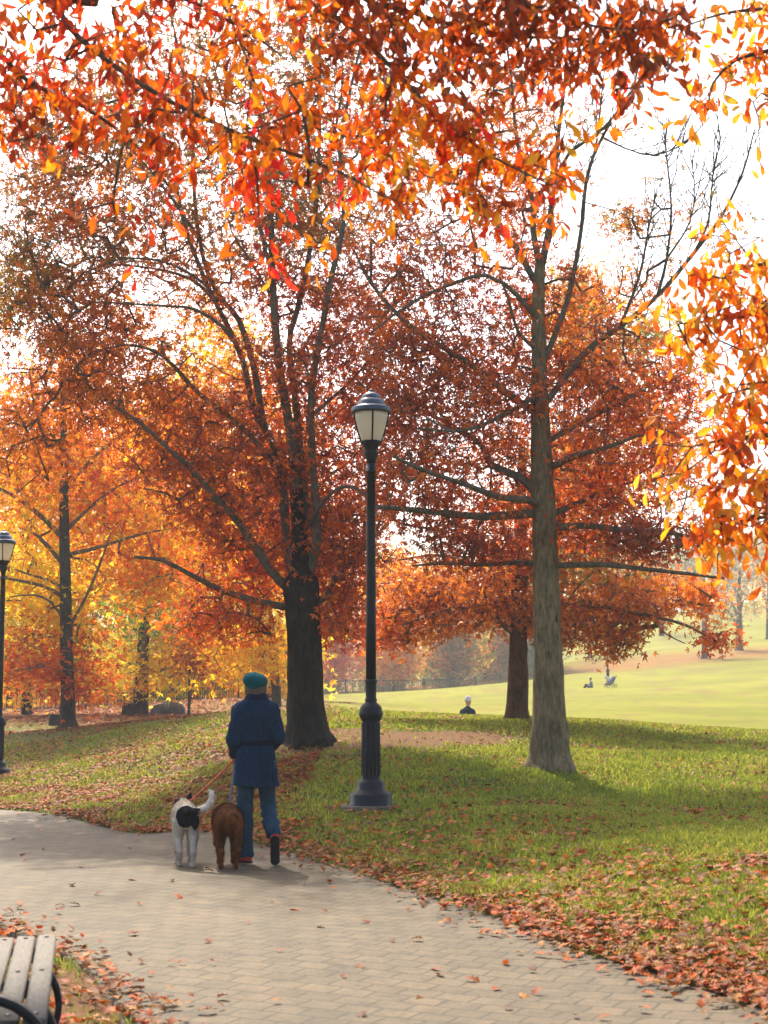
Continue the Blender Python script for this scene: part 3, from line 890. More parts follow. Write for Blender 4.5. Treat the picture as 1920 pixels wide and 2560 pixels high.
blobs = [(1040, 1265, 180, 70, 0, 1.5, 110, 'orangebrown'), (1260, 1320, 160, 75, 0, 1.6, 100, 'orangebrown'), (1400, 1285, 130, 60, 0, 1.4, 60, 'orangebrown'), (1360, 1360, 30, 50, -.2, .5, 10, 'orangebrown'), (1200, 1375, 40, 40, -.3, .6, 12, 'orangebrown'), (870, 1390, 25, 30, -.3, .5, 6, 'orangebrown'), (950, 1340, 120, 50, -.3, 1.2, 50, 'orangebrown'),
         (1120, 1330, 130, 45, -.3, 1.3, 45, 'orangebrown'), (1320, 1390, 60, 35, -.4, .8, 22, 'orangebrown'), (1490, 1290, 70, 40, -.3, .9, 25, 'orange'), (1548, 1380, 25, 22, -1, .3, 9, 'red'),
         (1150, 1130, 240, 110, .2, 1.8, 80, 'redbrown'), (880, 1290, 90, 70, 0, 1.1, 45, 'orangebrown'), (1240, 1000, 150, 90, .3, 1.4, 50, 'olive'), (820, 1360, 50, 40, -.3, .8, 16, 'red'), (1230, 1220, 170, 60, 0, 1.3, 60, 'olive')]
cp_, pl_ = blob_points(blobs, dC, .3, 1.5)
grow_tree(rt, limbs, cp_, pl_, M_bark_red, M_leaf, 15, 0.18, 0.115)

# ---- left maple
dD = 40.0
sD = dD / FPX * K
tD = trunk_rows(dD, [(147, 1580, 24), (147, 1555, 17), (146, 1480, 15), (144, 1400, 14), (141, 1250, 12), (139, 1150, 11), (138, 1050, 9), (138, 960, 8), (136, 850, 6), (132, 740, 4)])
rt = empty('maple_tree', tuple(base_xyz(147, 1583, dD)))
tag(rt, 'slim straight trunked maple at far left of the lawn, orange and yellow leaves', 'tree')
limbs = [('trunk', tD)]
for pts, r0, r1, dd in [([(138, 1165), (95, 1120), (50, 1085), (0, 1055), (-60, 1030)], 6, 2, -1), ([(140, 1225), (100, 1175), (70, 1150), (40, 1140)], 5, 1.5, .8), ([(140, 1290), (90, 1265), (20, 1250), (-40, 1240)], 5, 1.5, -1),
                        ([(139, 1275), (110, 1255), (60, 1240), (20, 1225)], 4, 1.5, .8), ([(143, 1145), (190, 1100), (240, 1060), (300, 1030)], 5, 1.5, 1), ([(147, 1360), (185, 1290), (215, 1220), (240, 1150)], 4, 1.5, -1.5),
                        ([(142, 1345), (110, 1300), (70, 1285), (20, 1290)], 3.5, 1.2, -1.5), ([(139, 1060), (190, 1000), (260, 940), (330, 900)], 5, 1.5, 1), ([(138, 1000), (90, 950), (40, 900), (-20, 880)], 5, 1.5, 1), ([(142, 1200), (220, 1180), (320, 1150), (400, 1140)], 5, 1.5, .5),
                        ([(145, 1450), (90, 1440), (30, 1450)], 3, 1, -1.5)]:
    limbs.append(('limb', LD(dD, pts, r0 * sD, r1 * sD, dd)))
blobs = [(120, 1060, 170, 120, 0, 2.6, 150, 'yelloworange'), (70, 1260, 140, 100, 0, 2.4, 110, 'yellow'), (300, 1130, 170, 130, .3, 2.6, 150, 'yelloworange'), (260, 980, 170, 110, 0, 2.4, 110, 'orange'),
         (90, 1420, 120, 65, -1.2, 1.5, 60, 'red'), (330, 1260, 140, 80, 0, 2.2, 75, 'yelloworange'), (60, 880, 130, 100, 0, 2.2, 80, 'orange'), (430, 1180, 110, 90, .4, 2, 55, 'yelloworange'), (150, 1340, 90, 60, -.8, 1.6, 40, 'yellow'), (180, 800, 110, 70, 0, 2, 40, 'orange'), (190, 1480, 50, 40, -1.4, 1, 16, 'red')]
cp_, pl_ = blob_points(blobs, dD, 1.7)
grow_tree(rt, limbs, cp_, pl_, M_bark_grey, M_farleaf, 19, 0.40, 0.17, twig_r=0.006, step=0.45, twig_cap=.03)


def simple_tree(name, label, d, base, trunk_hw, top, blobs, bark, leaves_per=34, sigma=0.6, lsize=0.2, group=None, nl=5, cat='tree', twig_r=0.009, step=0.6):
    """background tree with its own trunk, limbs and crown"""
    px, py = base
    rows = trunk_rows(d, [(px, py, trunk_hw * 1.3), (px, py - 12, trunk_hw), (px + (top[0] - px) * .5, py + (top[1] - py) * .5, trunk_hw * .7), (top[0], top[1], trunk_hw * .25)])
    rt = empty(name, tuple(base_xyz(px, py, d)))
    tag(rt, label, cat, group)
    cpts, pls = blob_points(blobs, d)
    c = crom(rows, 0.5)
    lim = [('trunk', rows)]
    for k in range(nl):
        i = int(len(c) * (0.4 + 0.5 * k / nl)); p = c[i]
        tgt = cpts[RNG.integers(0, len(cpts))]
        q = [p[:3] + (tgt - p[:3]) * t + np.array([0, 0, 0.4 * math.sin(math.pi * t)]) for t in (0, .35, .7, 1)]
        lim.append(('limb', np.array([(*a, p[3] * w) for a, w in zip(q, (.6, .45, .3, .15))])))
    grow_tree(rt, lim, cpts, pls, bark, M_farleaf, leaves_per, sigma, lsize, twig_r=twig_r, step=step, trunk_sides=12)
    return rt


# ---- trees behind, left half
simple_tree('maple_tree', 'tall amber yellow maple rising behind the big dark oak, left of its trunk', 54, (596, 1498), 10, (520, 700),
            [(450, 770, 110, 110, 0, 2.5, 60, 'amber'), (560, 1410, 110, 75, -.5, 2.5, 70, 'amber'), (470, 1060, 160, 160, 0, 3, 110, 'yelloworange'), (520, 1230, 150, 130, 0, 3, 100, 'yellow'), (590, 900, 120, 140, 0, 2.5, 60, 'amber'), (380, 920, 120, 110, 0, 2.5, 60, 'amber'), (640, 1120, 120, 120, 0, 2.5, 60, 'orange')],
            M_bark_grey, 24, .5, .21)
simple_tree('maple_tree', 'yellow maple with thick black trunk beside the iron fence, left of the walker', 58, (303, 1545), 17, (320, 1150),
            [(330, 1330, 150, 75, 0, 2.5, 70, 'green'), (400, 1430, 110, 60, -.5, 2.2, 55, 'yellow'), (250, 1460, 90, 50, -.5, 2, 40, 'yellow'), (330, 1200, 150, 100, 0, 3, 70, 'yellow'), (300, 1050, 140, 100, 0, 3, 60, 'yelloworange'), (470, 1400, 80, 70, 0, 2, 45, 'yelloworange')],
            M_bark_dark, 22, .5, .21)
simple_tree('maple_tree', 'green and yellow maple at the left edge behind the small lamp post', 60, (58, 1560), 9, (50, 1150),
            [(40, 1330, 120, 90, 0, 3, 60, 'yellowgreen'), (60, 1460, 110, 50, -.5, 2.4, 50, 'amber'), (-40, 1200, 110, 120, 0, 3, 50, 'yellow'), (120, 1200, 110, 100, 0, 3, 50, 'yellow'), (170, 1430, 90, 60, 0, 2, 45, 'green'), (60, 1080, 120, 100, 0, 3, 50, 'yelloworange')],
            M_bark_dark, 22, .5, .21)
simple_tree('young_tree', 'thin sapling with straight grey stem on the lawn crest between walker and fence', 56, (408, 1540), 3, (410, 1380),
            [(410, 1400, 60, 45, 0, 1.2, 26, 'orangebrown'), (440, 1440, 40, 25, 0, .8, 10, 'redbrown')], M_bark_grey, 30, .3, .14, nl=3)
for i, (px, d, top, pal, lab) in enumerate([
        (20, 85, 950, 'yellow', 'yellow woodland tree far beyond the fence at the left edge'), (150, 80, 900, 'orange', 'orange woodland tree beyond the fence behind the slim maple'),
        (260, 88, 850, 'yelloworange', 'mixed orange and yellow woodland tree beyond the fence, left of the black trunk'), (370, 84, 850, 'yellowgreen', 'yellow green woodland tree beyond the fence, right of the black trunk'),
        (480, 90, 780, 'amber', 'amber woodland tree beyond the fence behind the sapling'), (580, 82, 900, 'yellow', 'pale yellow woodland tree behind the walker and the big oak')]):
    simple_tree('woodland_tree', lab, d, (px, 1530), 7, (px, top + 150),
                [(px, 1490, 90, 35, 2, 3, 30, 'green' if px in (260, 370) else pal), (px, 1420, 110, 95, 0, 4, 60, pal), (px + 10, 1230, 120, 130, 0, 4, 60, pal), (px - 10, 1040, 110, 130, 0, 4, 50, 'yelloworange'), (px, top + 60, 80, 90, 0, 3, 22, 'orange')],
                M_bark_dark, 24, .75, .36, 'trees beyond the fence', 4, step=.8)

# ---- tree behind the right oak with olive crown
simple_tree('maple_tree', 'yellow green maple further back, its top showing right of the tall oak', 48, (1183, 1530), 9, (1230, 700),
            [(1250, 620, 70, 90, 0, 2, 40, 'olive'), (1240, 730, 80, 90, 0, 2, 45, 'yellowgreen'), (1330, 800, 110, 120, 0, 2.4, 55, 'olive'), (1280, 1000, 150, 130, 0, 2.6, 60, 'olive'), (1400, 720, 80, 60, 0, 1.6, 20, 'green'), (1200, 1180, 150, 110, 0, 2.5, 60, 'orange'), (1430, 950, 110, 140, 0, 2.4, 45, 'orange')],
            M_bark_grey, 32, .45, .17)

# ---- hazy tree line across the meadow
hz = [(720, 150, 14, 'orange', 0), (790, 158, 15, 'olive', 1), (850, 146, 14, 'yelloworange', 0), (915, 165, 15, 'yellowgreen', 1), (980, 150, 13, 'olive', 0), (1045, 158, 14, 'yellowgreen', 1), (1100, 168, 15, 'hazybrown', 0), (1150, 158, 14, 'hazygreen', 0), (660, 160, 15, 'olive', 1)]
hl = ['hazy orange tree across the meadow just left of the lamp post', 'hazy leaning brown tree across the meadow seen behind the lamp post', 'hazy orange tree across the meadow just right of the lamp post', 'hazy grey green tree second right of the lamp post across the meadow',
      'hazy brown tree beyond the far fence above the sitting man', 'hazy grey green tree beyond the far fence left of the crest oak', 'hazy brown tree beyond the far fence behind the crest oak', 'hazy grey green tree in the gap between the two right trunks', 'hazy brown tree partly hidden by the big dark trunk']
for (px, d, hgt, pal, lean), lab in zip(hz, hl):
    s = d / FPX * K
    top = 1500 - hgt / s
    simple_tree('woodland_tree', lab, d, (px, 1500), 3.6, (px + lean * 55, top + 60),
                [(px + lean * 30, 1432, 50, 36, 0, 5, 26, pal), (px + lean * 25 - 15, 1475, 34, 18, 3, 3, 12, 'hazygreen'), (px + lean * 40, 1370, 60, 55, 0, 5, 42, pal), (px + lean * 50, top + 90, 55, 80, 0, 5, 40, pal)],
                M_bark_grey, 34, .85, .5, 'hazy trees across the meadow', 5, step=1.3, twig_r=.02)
# ---- nearly bare trees on the far slope
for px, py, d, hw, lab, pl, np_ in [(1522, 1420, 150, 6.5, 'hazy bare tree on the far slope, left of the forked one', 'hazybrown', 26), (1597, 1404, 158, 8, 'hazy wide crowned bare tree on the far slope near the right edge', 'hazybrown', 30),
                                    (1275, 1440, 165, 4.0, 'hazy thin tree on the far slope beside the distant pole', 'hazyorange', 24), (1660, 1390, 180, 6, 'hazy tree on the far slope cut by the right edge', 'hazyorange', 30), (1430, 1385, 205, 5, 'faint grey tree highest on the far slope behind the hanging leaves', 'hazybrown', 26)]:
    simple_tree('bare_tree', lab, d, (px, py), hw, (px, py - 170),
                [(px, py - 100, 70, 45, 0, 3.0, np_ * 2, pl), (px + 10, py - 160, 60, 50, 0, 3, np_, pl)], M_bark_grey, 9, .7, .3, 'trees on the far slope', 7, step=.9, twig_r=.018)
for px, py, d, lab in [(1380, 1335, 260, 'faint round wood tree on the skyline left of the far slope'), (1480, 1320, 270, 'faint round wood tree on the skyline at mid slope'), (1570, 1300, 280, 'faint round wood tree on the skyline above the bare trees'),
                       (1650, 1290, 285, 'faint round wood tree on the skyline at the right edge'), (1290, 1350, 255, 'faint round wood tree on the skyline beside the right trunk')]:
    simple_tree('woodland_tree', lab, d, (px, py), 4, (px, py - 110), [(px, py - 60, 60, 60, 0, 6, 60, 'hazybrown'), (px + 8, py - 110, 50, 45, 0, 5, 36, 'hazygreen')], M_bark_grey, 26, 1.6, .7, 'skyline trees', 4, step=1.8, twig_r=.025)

# ---- near trees standing out of frame, their boughs hang into the picture
def bough_clusters(boughs, per_m, spread, pal_fn):
    P, pl = [], []
    for rows in boughs:
        c = crom(rows, 0.05)
        L = len(c) * 0.05
        k = int(L * per_m)
        i = RNG.integers(int(len(c) * .02), len(c), k)
        q = c[i, :3] + RNG.normal(size=(k, 3)) * spread * np.array([1, 1.3, 1])
        P.append(q); pl += [pal_fn(x) for x in q]
    return np.concatenate(P), np.array(pl)


def to_px(p):
    q = p - np.array([0, 0, CAMZ]); c, s = math.cos(PITCH), math.sin(PITCH)
    dep = q[1] * c + q[2] * s; up = -q[1] * s + q[2] * c
    return (960 + q[0] / dep * FPX) / K, (1280 - up / dep * FPX) / K


dJ = 7.2
bx, by = -5.2, 8.2
g0 = h1(bx, by)
rt = empty('oak_tree', (bx, by, g0))
tag(rt, 'near oak standing beyond the left edge whose orange red boughs hang across the top', 'tree')
trunkJ = np.array([(bx, by, g0 - .15, .36), (bx, by, g0 + .1, .3), (bx + .05, by, 2.2, .24), (bx + .1, by - .1, 5.0, .2), (bx + .3, by - .1, 8, .13), (bx + .6, by, 10.5, .05)])
over = np.array([(bx + .1, by - .1, 4.7, .12), (-3.2, 7.8, 5.6, .09), (-1.2, 7.4, 5.6, .07), (.6, 7.2, 5.45, .05), (2.2, 7.0, 5.35, .03)])
over2 = np.array([(bx + .1, by - .1, 3.9, .10), (-3.6, 7.7, 4.9, .07), (-2.2, 7.3, 4.95, .05), (-1.35, 7.2, 4.75, .035)])
mk = lambda pts, r0, r1, dd, dstart=dJ: LD(dstart, pts, r0, r1, dd)
bJ = [np.vstack([[(-2.0, 7.25, 4.95, .03)], mk([(95, -25), (150, 60), (250, 145), (380, 225), (520, 290), (640, 335), (740, 375), (830, 425)], .016, .004, -.3)]),
      np.vstack([[(-2.6, 7.3, 4.9, .03)], mk([(-60, 70), (60, 175), (180, 230), (300, 320), (380, 425)], .014, .004, .2)]),
      np.vstack([[(-.9, 7.3, 5.55, .03)], mk([(330, -60), (430, 10), (540, 70), (620, 130)], .012, .004, .2)]),
      np.vstack([[(-.2, 7.25, 5.5, .03)], mk([(640, -50), (760, 60), (850, 150), (950, 250), (1060, 335), (1190, 400)], .014, .004, -.3)]),
      np.vstack([[(.1, 7.2, 5.45, .03)], mk([(760, -40), (900, 30), (1080, 75), (1250, 85), (1400, 120)], .014, .004, .3)]),
      np.vstack([[(.9, 7.15, 5.42, .03)], mk([(1050, -50), (1180, 20), (1300, 60), (1420, 60)], .012, .004, -.1)]),
      mk([(540, 295), (556, 390), (560, 480), (590, 560)], .006, .003, -.1), mk([(1180, 395), (1190, 440), (1195, 465)], .005, .003, 0), mk([(850, 150), (830, 260), (850, 360), (860, 440)], .007, .003, .1),
      mk([(520, 290), (640, 270), (760, 300), (900, 370)], .007, .003, .3), mk([(950, 250), (1000, 330), (990, 400)], .006, .003, 0), mk([(60, 175), (30, 240), (60, 300)], .007, .003, 0), mk([(1060, 335), (1120, 330), (1210, 350)], .005, .003, 0)]


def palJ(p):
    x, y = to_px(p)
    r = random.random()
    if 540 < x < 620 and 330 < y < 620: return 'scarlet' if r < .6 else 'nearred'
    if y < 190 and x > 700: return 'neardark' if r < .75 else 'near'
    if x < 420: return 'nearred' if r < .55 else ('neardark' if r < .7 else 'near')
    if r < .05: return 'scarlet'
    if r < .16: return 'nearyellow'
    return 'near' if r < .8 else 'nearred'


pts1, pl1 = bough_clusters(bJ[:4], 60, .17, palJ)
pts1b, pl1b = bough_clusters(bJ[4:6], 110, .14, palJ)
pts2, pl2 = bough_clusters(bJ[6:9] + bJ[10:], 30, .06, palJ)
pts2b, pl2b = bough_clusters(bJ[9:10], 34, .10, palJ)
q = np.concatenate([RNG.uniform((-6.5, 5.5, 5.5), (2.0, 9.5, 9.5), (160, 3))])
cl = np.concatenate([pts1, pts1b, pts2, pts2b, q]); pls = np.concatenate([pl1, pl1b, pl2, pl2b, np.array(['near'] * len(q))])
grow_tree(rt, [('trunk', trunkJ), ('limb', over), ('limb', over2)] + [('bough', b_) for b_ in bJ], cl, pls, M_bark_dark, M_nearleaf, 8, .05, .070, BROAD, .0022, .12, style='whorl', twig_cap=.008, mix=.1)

dL = 9.0
bx, by = 5.6, 10.5
g0 = h1(bx, by)
rt = empty('beech_tree', (bx, by, g0))
tag(rt, 'near beech standing beyond the right edge whose yellow orange boughs droop into view', 'tree')
trunkL = np.array([(bx, by, g0 - .15, .32), (bx, by, g0 + .1, .26), (bx, by - .05, 2.5, .2), (bx - .1, by - .1, 5, .16), (bx - .2, by - .1, 7.5, .1), (bx - .3, by, 9.5, .04)])
bL = []
for pts, z0, per in [([(1730, 560), (1650, 568), (1590, 580), (1540, 600)], 4.9, 1), ([(1730, 640), (1640, 670), (1550, 690), (1450, 700)], 4.6, 1), ([(1730, 800), (1640, 830), (1560, 850)], 4.1, 1),
                     ([(1740, 940), (1640, 940), (1550, 950), (1480, 965)], 3.7, 1), ([(1740, 1040), (1660, 1035), (1570, 1045)], 3.3, 1), ([(1740, 1110), (1650, 1115), (1570, 1130), (1510, 1150)], 3.0, 1),
                     ([(1740, 10), (1640, 20), (1560, 30), (1470, 60)], 5.6, 1), ([(1740, 90), (1660, 110), (1590, 130), (1540, 180), (1530, 240)], 5.3, 1), ([(1740, 190), (1690, 210), (1650, 215)], 5.1, 1)]:
    pts = [(a + (14 if pts[0][1] > 400 else 0), b_) for a, b_ in pts]
    vis = LD(dL, pts, .016, .004, -.3); a0 = np.array((bx - .05, by - .1, z0 - .1)); e0 = vis[0, :3]
    mid = [(*(a0 + (e0 - a0) * t_ + RNG.normal(size=3) * .08 + np.array((0, 0, .45 * math.sin(math.pi * t_)))), .045 - .028 * t_) for t_ in (.3, .65)]
    bL.append(np.vstack([[(*a0, .05)], mid, vis]))


def visL(b_): return b_[3:]


palL = lambda p: 'nearyellow' if random.random() < .72 else 'near'
q1, l1 = bough_clusters([visL(b_) for b_ in bL[:6]], 70, .155, palL)
q2, l2 = bough_clusters([visL(b_) for b_ in bL[6:]], 20, .10, palL)
q3, l3 = bough_clusters([b_[1:4] for b_ in bL], 26, .2, palL)
q1 = np.concatenate([q1, q3]); l1 = np.concatenate([l1, l3])
q = RNG.uniform((3.4, 7.5, 3), (8, 13, 9), (260, 3))
cl = np.concatenate([q1, q2, q]); pls = np.concatenate([l1, l2, np.array(['nearyellow'] * len(q))])
grow_tree(rt, [('trunk', trunkL)] + [('bough', b_) for b_ in bL], cl, pls, M_bark_grey, M_nearleaf, 8, .05, .080, BROAD, .0025, .14, style='whorl', twig_cap=.01, mix=.1)

#PART2
# ------------------------------------------------------------------ lamp posts
M_iron = simple('black_iron_paint', (0.006, 0.007, 0.009), 0.5, 0.25, 0.35, 14, 0.25, bscale=60)
M_cap = simple('blue_black_cap_paint', (0.012, 0.028, 0.05), 0.28, 0.6, 0.3, 10)
M_conc = simple('concrete', (0.10, 0.085, 0.065), 0.9, 0.2, 0.3, 12, 0.6)
m, n, l, b = new_mat('frosted_glass')
b.inputs['Base Color'].default_value = (0.88, 0.78, 0.62, 1); b.inputs['Roughness'].default_value = 0.35
tr = n.new('ShaderNodeBsdfTranslucent'); tr.inputs['Color'].default_value = (0.97, 0.87, 0.70, 1)
mx = n.new('ShaderNodeMixShader'); mx.inputs[0].default_value = 0.6
l.new(b.outputs[0], mx.inputs[1]); l.new(tr.outputs[0], mx.inputs[2]); l.new(mx.outputs[0], n['Material Output'].inputs['Surface'])
M_glass = m


def make_lamp(loc, label, rz=0.0):
    rt = empty('street_lamp', loc, rz)
    tag(rt, label, 'lamp post', 'cast iron park lamp posts')
    MB().lathe([(0.33, -0.2), (0.33, 0.015), (0.30, 0.03)], 14).build('footing', M_conc, rt, smooth=False)
    MB().lathe([(.240, .0), (.240, .03), (.228, .045), (.226, .135), (.218, .15), (.190, .165), (.160, .195), (.152, .205), (.150, .262), (.142, .275), (.120, .285), (.108, .315)], 8).build('base', M_iron, rt, smooth=False)
    mb = MB().lathe([(.104, .30), (.096, .33), (.092, .62), (.092, .90), (.098, .925)], 28)
    for k in range(12):
        a = k * math.pi / 6
        mb.tube([(.091 * math.cos(a), .091 * math.sin(a), z) for z in (.34, .62, .9)], [.012, .011, .011], 6)
    mb.build('column', M_iron, rt)
    MB().lathe([(.098, .92), (.112, .945), (.128, .985), (.130, 1.01), (.122, 1.03), (.118, 1.06), (.104, 1.085), (.075, 1.11), (.060, 1.125), (.066, 1.14), (.066, 1.155), (.056, 1.17), (.058, 1.22), (.056, 1.30), (.060, 1.325), (.068, 1.345), (.066, 1.36), (.056, 1.37)], 28).build('collar', M_iron, rt)
    MB().lathe([(.055, 1.36), (.054, 2.0), (.049, 3.0), (.046, 3.62), (.056, 3.625), (.056, 3.645), (.046, 3.65), (.046, 3.74)], 20).build('pole', M_iron, rt)
    MB().lathe([(.047, 3.73), (.056, 3.775), (.066, 3.80), (.078, 3.83), (.08, 3.85), (.07, 3.868), (.078, 3.885), (.082, 3.905), (.098, 3.935), (.120, 3.955), (.120, 3.972), (.104, 3.976)], 24).build('neck', M_iron, rt)
    g = MB().lathe([(.104, 3.965), (.116, 4.0), (.138, 4.07), (.160, 4.15), (.176, 4.22), (.184, 4.285)], 28).build('globe', M_glass, rt)
    for k in range(4):
        a = rad(-84) + k * math.pi / 2
        MB().tube([(r * math.cos(a), r * math.sin(a), z) for r, z in [(.108, 3.96), (.122, 4.0), (.144, 4.07), (.166, 4.15), (.182, 4.22), (.192, 4.30)]], .0095, 6).build('rib', M_iron, rt)
    c = MB().lathe([(.18, 4.283), (.218, 4.286), (.224, 4.30), (.222, 4.335), (.208, 4.352), (.175, 4.362), (.168, 4.372), (.150, 4.41), (.128, 4.438), (.122, 4.44), (.118, 4.452), (.098, 4.487), (.066, 4.512), (.04, 4.52)], 32).build('cap', M_cap, rt)
    MB().lathe([(.04, 4.517), (.03, 4.53), (.03, 4.545), (.0, 4.56)], 16).build('finial', M_cap, c)
    return rt


def copy_tree(o, parent=None):
    c = o.copy(); COL.objects.link(c); c.parent = parent
    for ch in [x for x in bpy.data.objects if x.parent == o]: copy_tree(ch, c)
    return c


p = PS(927, 2022, 17.4)
lamp = make_lamp((p[0], 17.4, h1(p[0], 17.4)), 'tall black park lamp post with cream globe standing beside the paved path')
c = copy_tree(lamp); p = PS(-6, 1940, 29.6); c.location = (p[0], 29.6, h1(p[0], 29.6))
c['label'] = 'black lamp post cut off by the left edge of the photo'
c = copy_tree(lamp); p = PS(1520, 1712, 112); c.location = (p[0], 112, h1(p[0], 112))
c['label'] = 'distant hazy lamp post on the far slope behind the parked stroller'

# ------------------------------------------------------------------ walker
M_skin = simple('skin', (0.45, 0.25, 0.17), 0.55, 0.3, 0.12, 30)
M_hair = simple('brown_hair', (0.10, 0.06, 0.04), 0.6, 0.3, 0.4, 90)


def cloth(name, col, scale=160, var=0.35, bump=0.5):
    return simple(name, col, 0.95, 0.08, var, scale, bump, bscale=scale * 1.3)


M_coat = cloth('blue_wool', (0.007, 0.026, 0.056), 70)
M_collar = cloth('navy_knit', (0.006, 0.011, 0.030), 90)
M_belt = cloth('dark_navy_belt', (0.005, 0.009, 0.02), 60)
M_jean = cloth('blue_denim', (0.020, 0.055, 0.085), 60)
M_beret = cloth('teal_felt', (0.004, 0.085, 0.10), 60, 0.3)
M_shoe = cloth('red_shoe', (0.50, 0.035, 0.022), 40, 0.25)
M_sole = simple('dark_rubber', (0.02, 0.019, 0.017), 0.8, 0.2, 0.3, 60, 0.5)


def mesh_sdf(name, prims, mat, parent, vox=.008, k=.03, cut=None, cols=None, folds=None):
    v, f = body(prims, vox, k, cut)
    if folds is not None: v = folds(v)
    return mesh(name, v, f, mat, parent, None if cols is None else cols(v))


wx, wy = PS(637, 2150, 14.6)[0], 14.6
walker = empty('person', (wx, wy, h1(wx, wy) + 0.022), rad(6))
tag(walker, 'person in teal beret and belted blue coat walking away with two dogs', 'person')
hl, kl, al = (-.09, .0, .88), (-.088, .045, .48), (-.075, .0, .10)
hr, kr, ar = (.09, .0, .88), (.115, .085, .50), (.165, -.16, .26)
sh = [(-.145, 0, 1.365), (.145, 0, 1.365)]
el = [(-.200, -.03, 1.09), (.203, -.035, 1.12)]
wr = [(-.185, .17, .955), (.15, .2, 1.03)]


def hand(w, fwd, side):
    """palm, four unequal curled fingers and a thumb; fwd = hand direction, side = +1/-1"""
    w = np.array(w); f = np.array(fwd) / np.linalg.norm(fwd)
    s = np.cross(f, (0, 0, 1)); s /= np.linalg.norm(s); u = np.cross(s, f)
    P = [(w, w + f * .045, .022, .026), (w + f * .04 - u * .018, w + f * .085 - u * .02, .016, .015), (w + f * .04 + u * .018, w + f * .085 + u * .02, .016, .015)]
    inw = -s * side
    for k, L in enumerate((.062, .072, .068, .052)):
        o = w + f * .088 + u * (.027 - .018 * k)
        a = o + f * L * .5; b2 = a + (f * .3 + inw * .9) * L * .4; c2 = b2 + (-f * .8 + inw * .4) * L * .35
        P += [(o, a, .0088, .0084), (a, b2, .0084, .008), (b2, c2, .008, .007)]
    o = w + f * .03 + u * .03
    a = o + (f * .5 + u * .5 + inw * .5) * .035; b2 = a + (f * .7 + inw * .6) * .032
    P += [(o, a, .012, .0105), (a, b2, .0105, .0085)]
    return P


headc = np.array((-.005, .045, 1.555))
prims = [((0, 0, .90), (0, .0, 1.08), .135, .12, (1, .75, 1)), ((0, 0, 1.08), (0, -.003, 1.25), .11, .125, (1, .72, 1)), ((-.11, 0, 1.365), (.11, 0, 1.365), .055, .055),
         ((0, .0, 1.38), (-.003, .03, 1.50), .06, .055), (headc + (0, -.012, .02), headc + (0, .01, .03), .086, .086, (.9, 1.05, 1.1)), (headc + (0, .035, -.055), headc + (0, .05, -.06), .048, .045),
         (headc + (0, .093, .005), headc + (0, .115, -.022), .012, .017), (headc + (-.03, .088, -.052), headc + (.03, .088, -.052), .010, .010), (headc + (-.045, .082, .028), headc + (.045, .082, .028), .012, .012),
         (headc + (-.082, .0, -.005), headc + (-.088, -.008, .012), .016, .018, (.5, 1, 1)), (headc + (.082, .0, -.005), headc + (.088, -.008, .012), .016, .018, (.5, 1, 1))]
for i in (0, 1):
    prims += [(sh[i], el[i], .048, .038), (el[i], wr[i], .038, .026)]
prims += [(hl, kl, .082, .055), (kl, al, .052, .036), (hr, kr, .082, .055), (kr, ar, .052, .036), (al, (-.13, .10, .045), .036, .028), (ar, (.168, -.155, .16), .034, .026)]
v0, f0 = body(prims, .0075, .022)
mbb = MB().add(v0, f0)
for i, sd in ((0, -1), (1, 1)):
    fw = np.array(wr[i]) - np.array(el[i]); fw[0] *= .3
    vh, fh = body(hand(wr[i], fw, sd), .0034, .006); mbb.add(vh, fh)
mbb.build('body', M_skin, walker)
mesh_sdf('hair', [(headc + (0, -.04, -.045), headc + (0, -.045, .03), .068, .078, (1.1, .8, 1)), (headc + (-.07, -.01, -.03), headc + (-.065, -.03, .03), .030, .032), (headc + (.07, -.01, -.03), headc + (.065, -.03, .03), .030, .032)], M_hair, walker, .006, .02)
bc = headc + np.array((-.006, -.018, .062))
mesh_sdf('beret', [(bc + (-.02, -.01, .020), bc + (.025, -.01, .008), .090, .088, (1, 1.15, .74)), (bc + (.055, -.02, -.012), bc + (.07, -.02, -.02), .044, .036, (1, 1.1, .7)), (bc + (-.055, -.02, .0), bc + (-.05, 0, .02), .05, .052, (1, 1.1, .8)),
                   (bc + (0, .01, -.05), bc + (0, .0, -.02), .080, .088, (1, 1.14, 1)), (bc + (0, 0, .075), bc + (.004, 0, .088), .006, .004)], M_beret, walker, .006, .02, cut=lambda X, Y, Z: (bc[2] - .068 + .10 * (Y - bc[1])) - Z)
coat_body = [((0, 0, 1.10), (0, -.008, 1.29), .138, .160, (1, .74, 1)), ((-.115, -.005, 1.365), (.115, -.005, 1.365), .074, .074), ((0, 0, 1.075), (0, 0, 1.10), .135, .14, (1, .76, 1)),
             ((0, -.005, .98), (0, .0, .60), .162, .222, (1, .76, 1)), ((0, 0, 1.06), (0, -.01, .96), .138, .164, (1, .76, 1)), ((-.05, -.01, 1.40), (.05, -.01, 1.40), .085, .085)]
arms = []
for i in (0, 1):
    w2 = np.array(wr[i])
    arms += [(sh[i], el[i], .070, .060), (el[i], el[i] + (w2 - np.array(el[i])) * .92, .060, .050)]


def coat_cut(X, Y, Z):
    cuff = np.full(X.shape, -1.0)
    for i in (0, 1):
        e, w2 = np.array(el[i]), np.array(wr[i]); d = (w2 - e); Ln = np.linalg.norm(d); d = d / Ln
        dd = (X - e[0]) * d[0] + (Y - e[1]) * d[1] + (Z - e[2]) * d[2]
        near_ = (np.abs(X - w2[0]) < .09) & (np.abs(Y - w2[1]) < .12) & (np.abs(Z - w2[2]) < .12) & (Y > .09)
        cuff = np.where(near_, np.maximum(cuff, dd - Ln * .96), cuff)
    hem = (.685 - .012 * np.sin(9 * X + 1)) - Z
    return np.maximum(hem, np.where(cuff > -.5, cuff, hem))




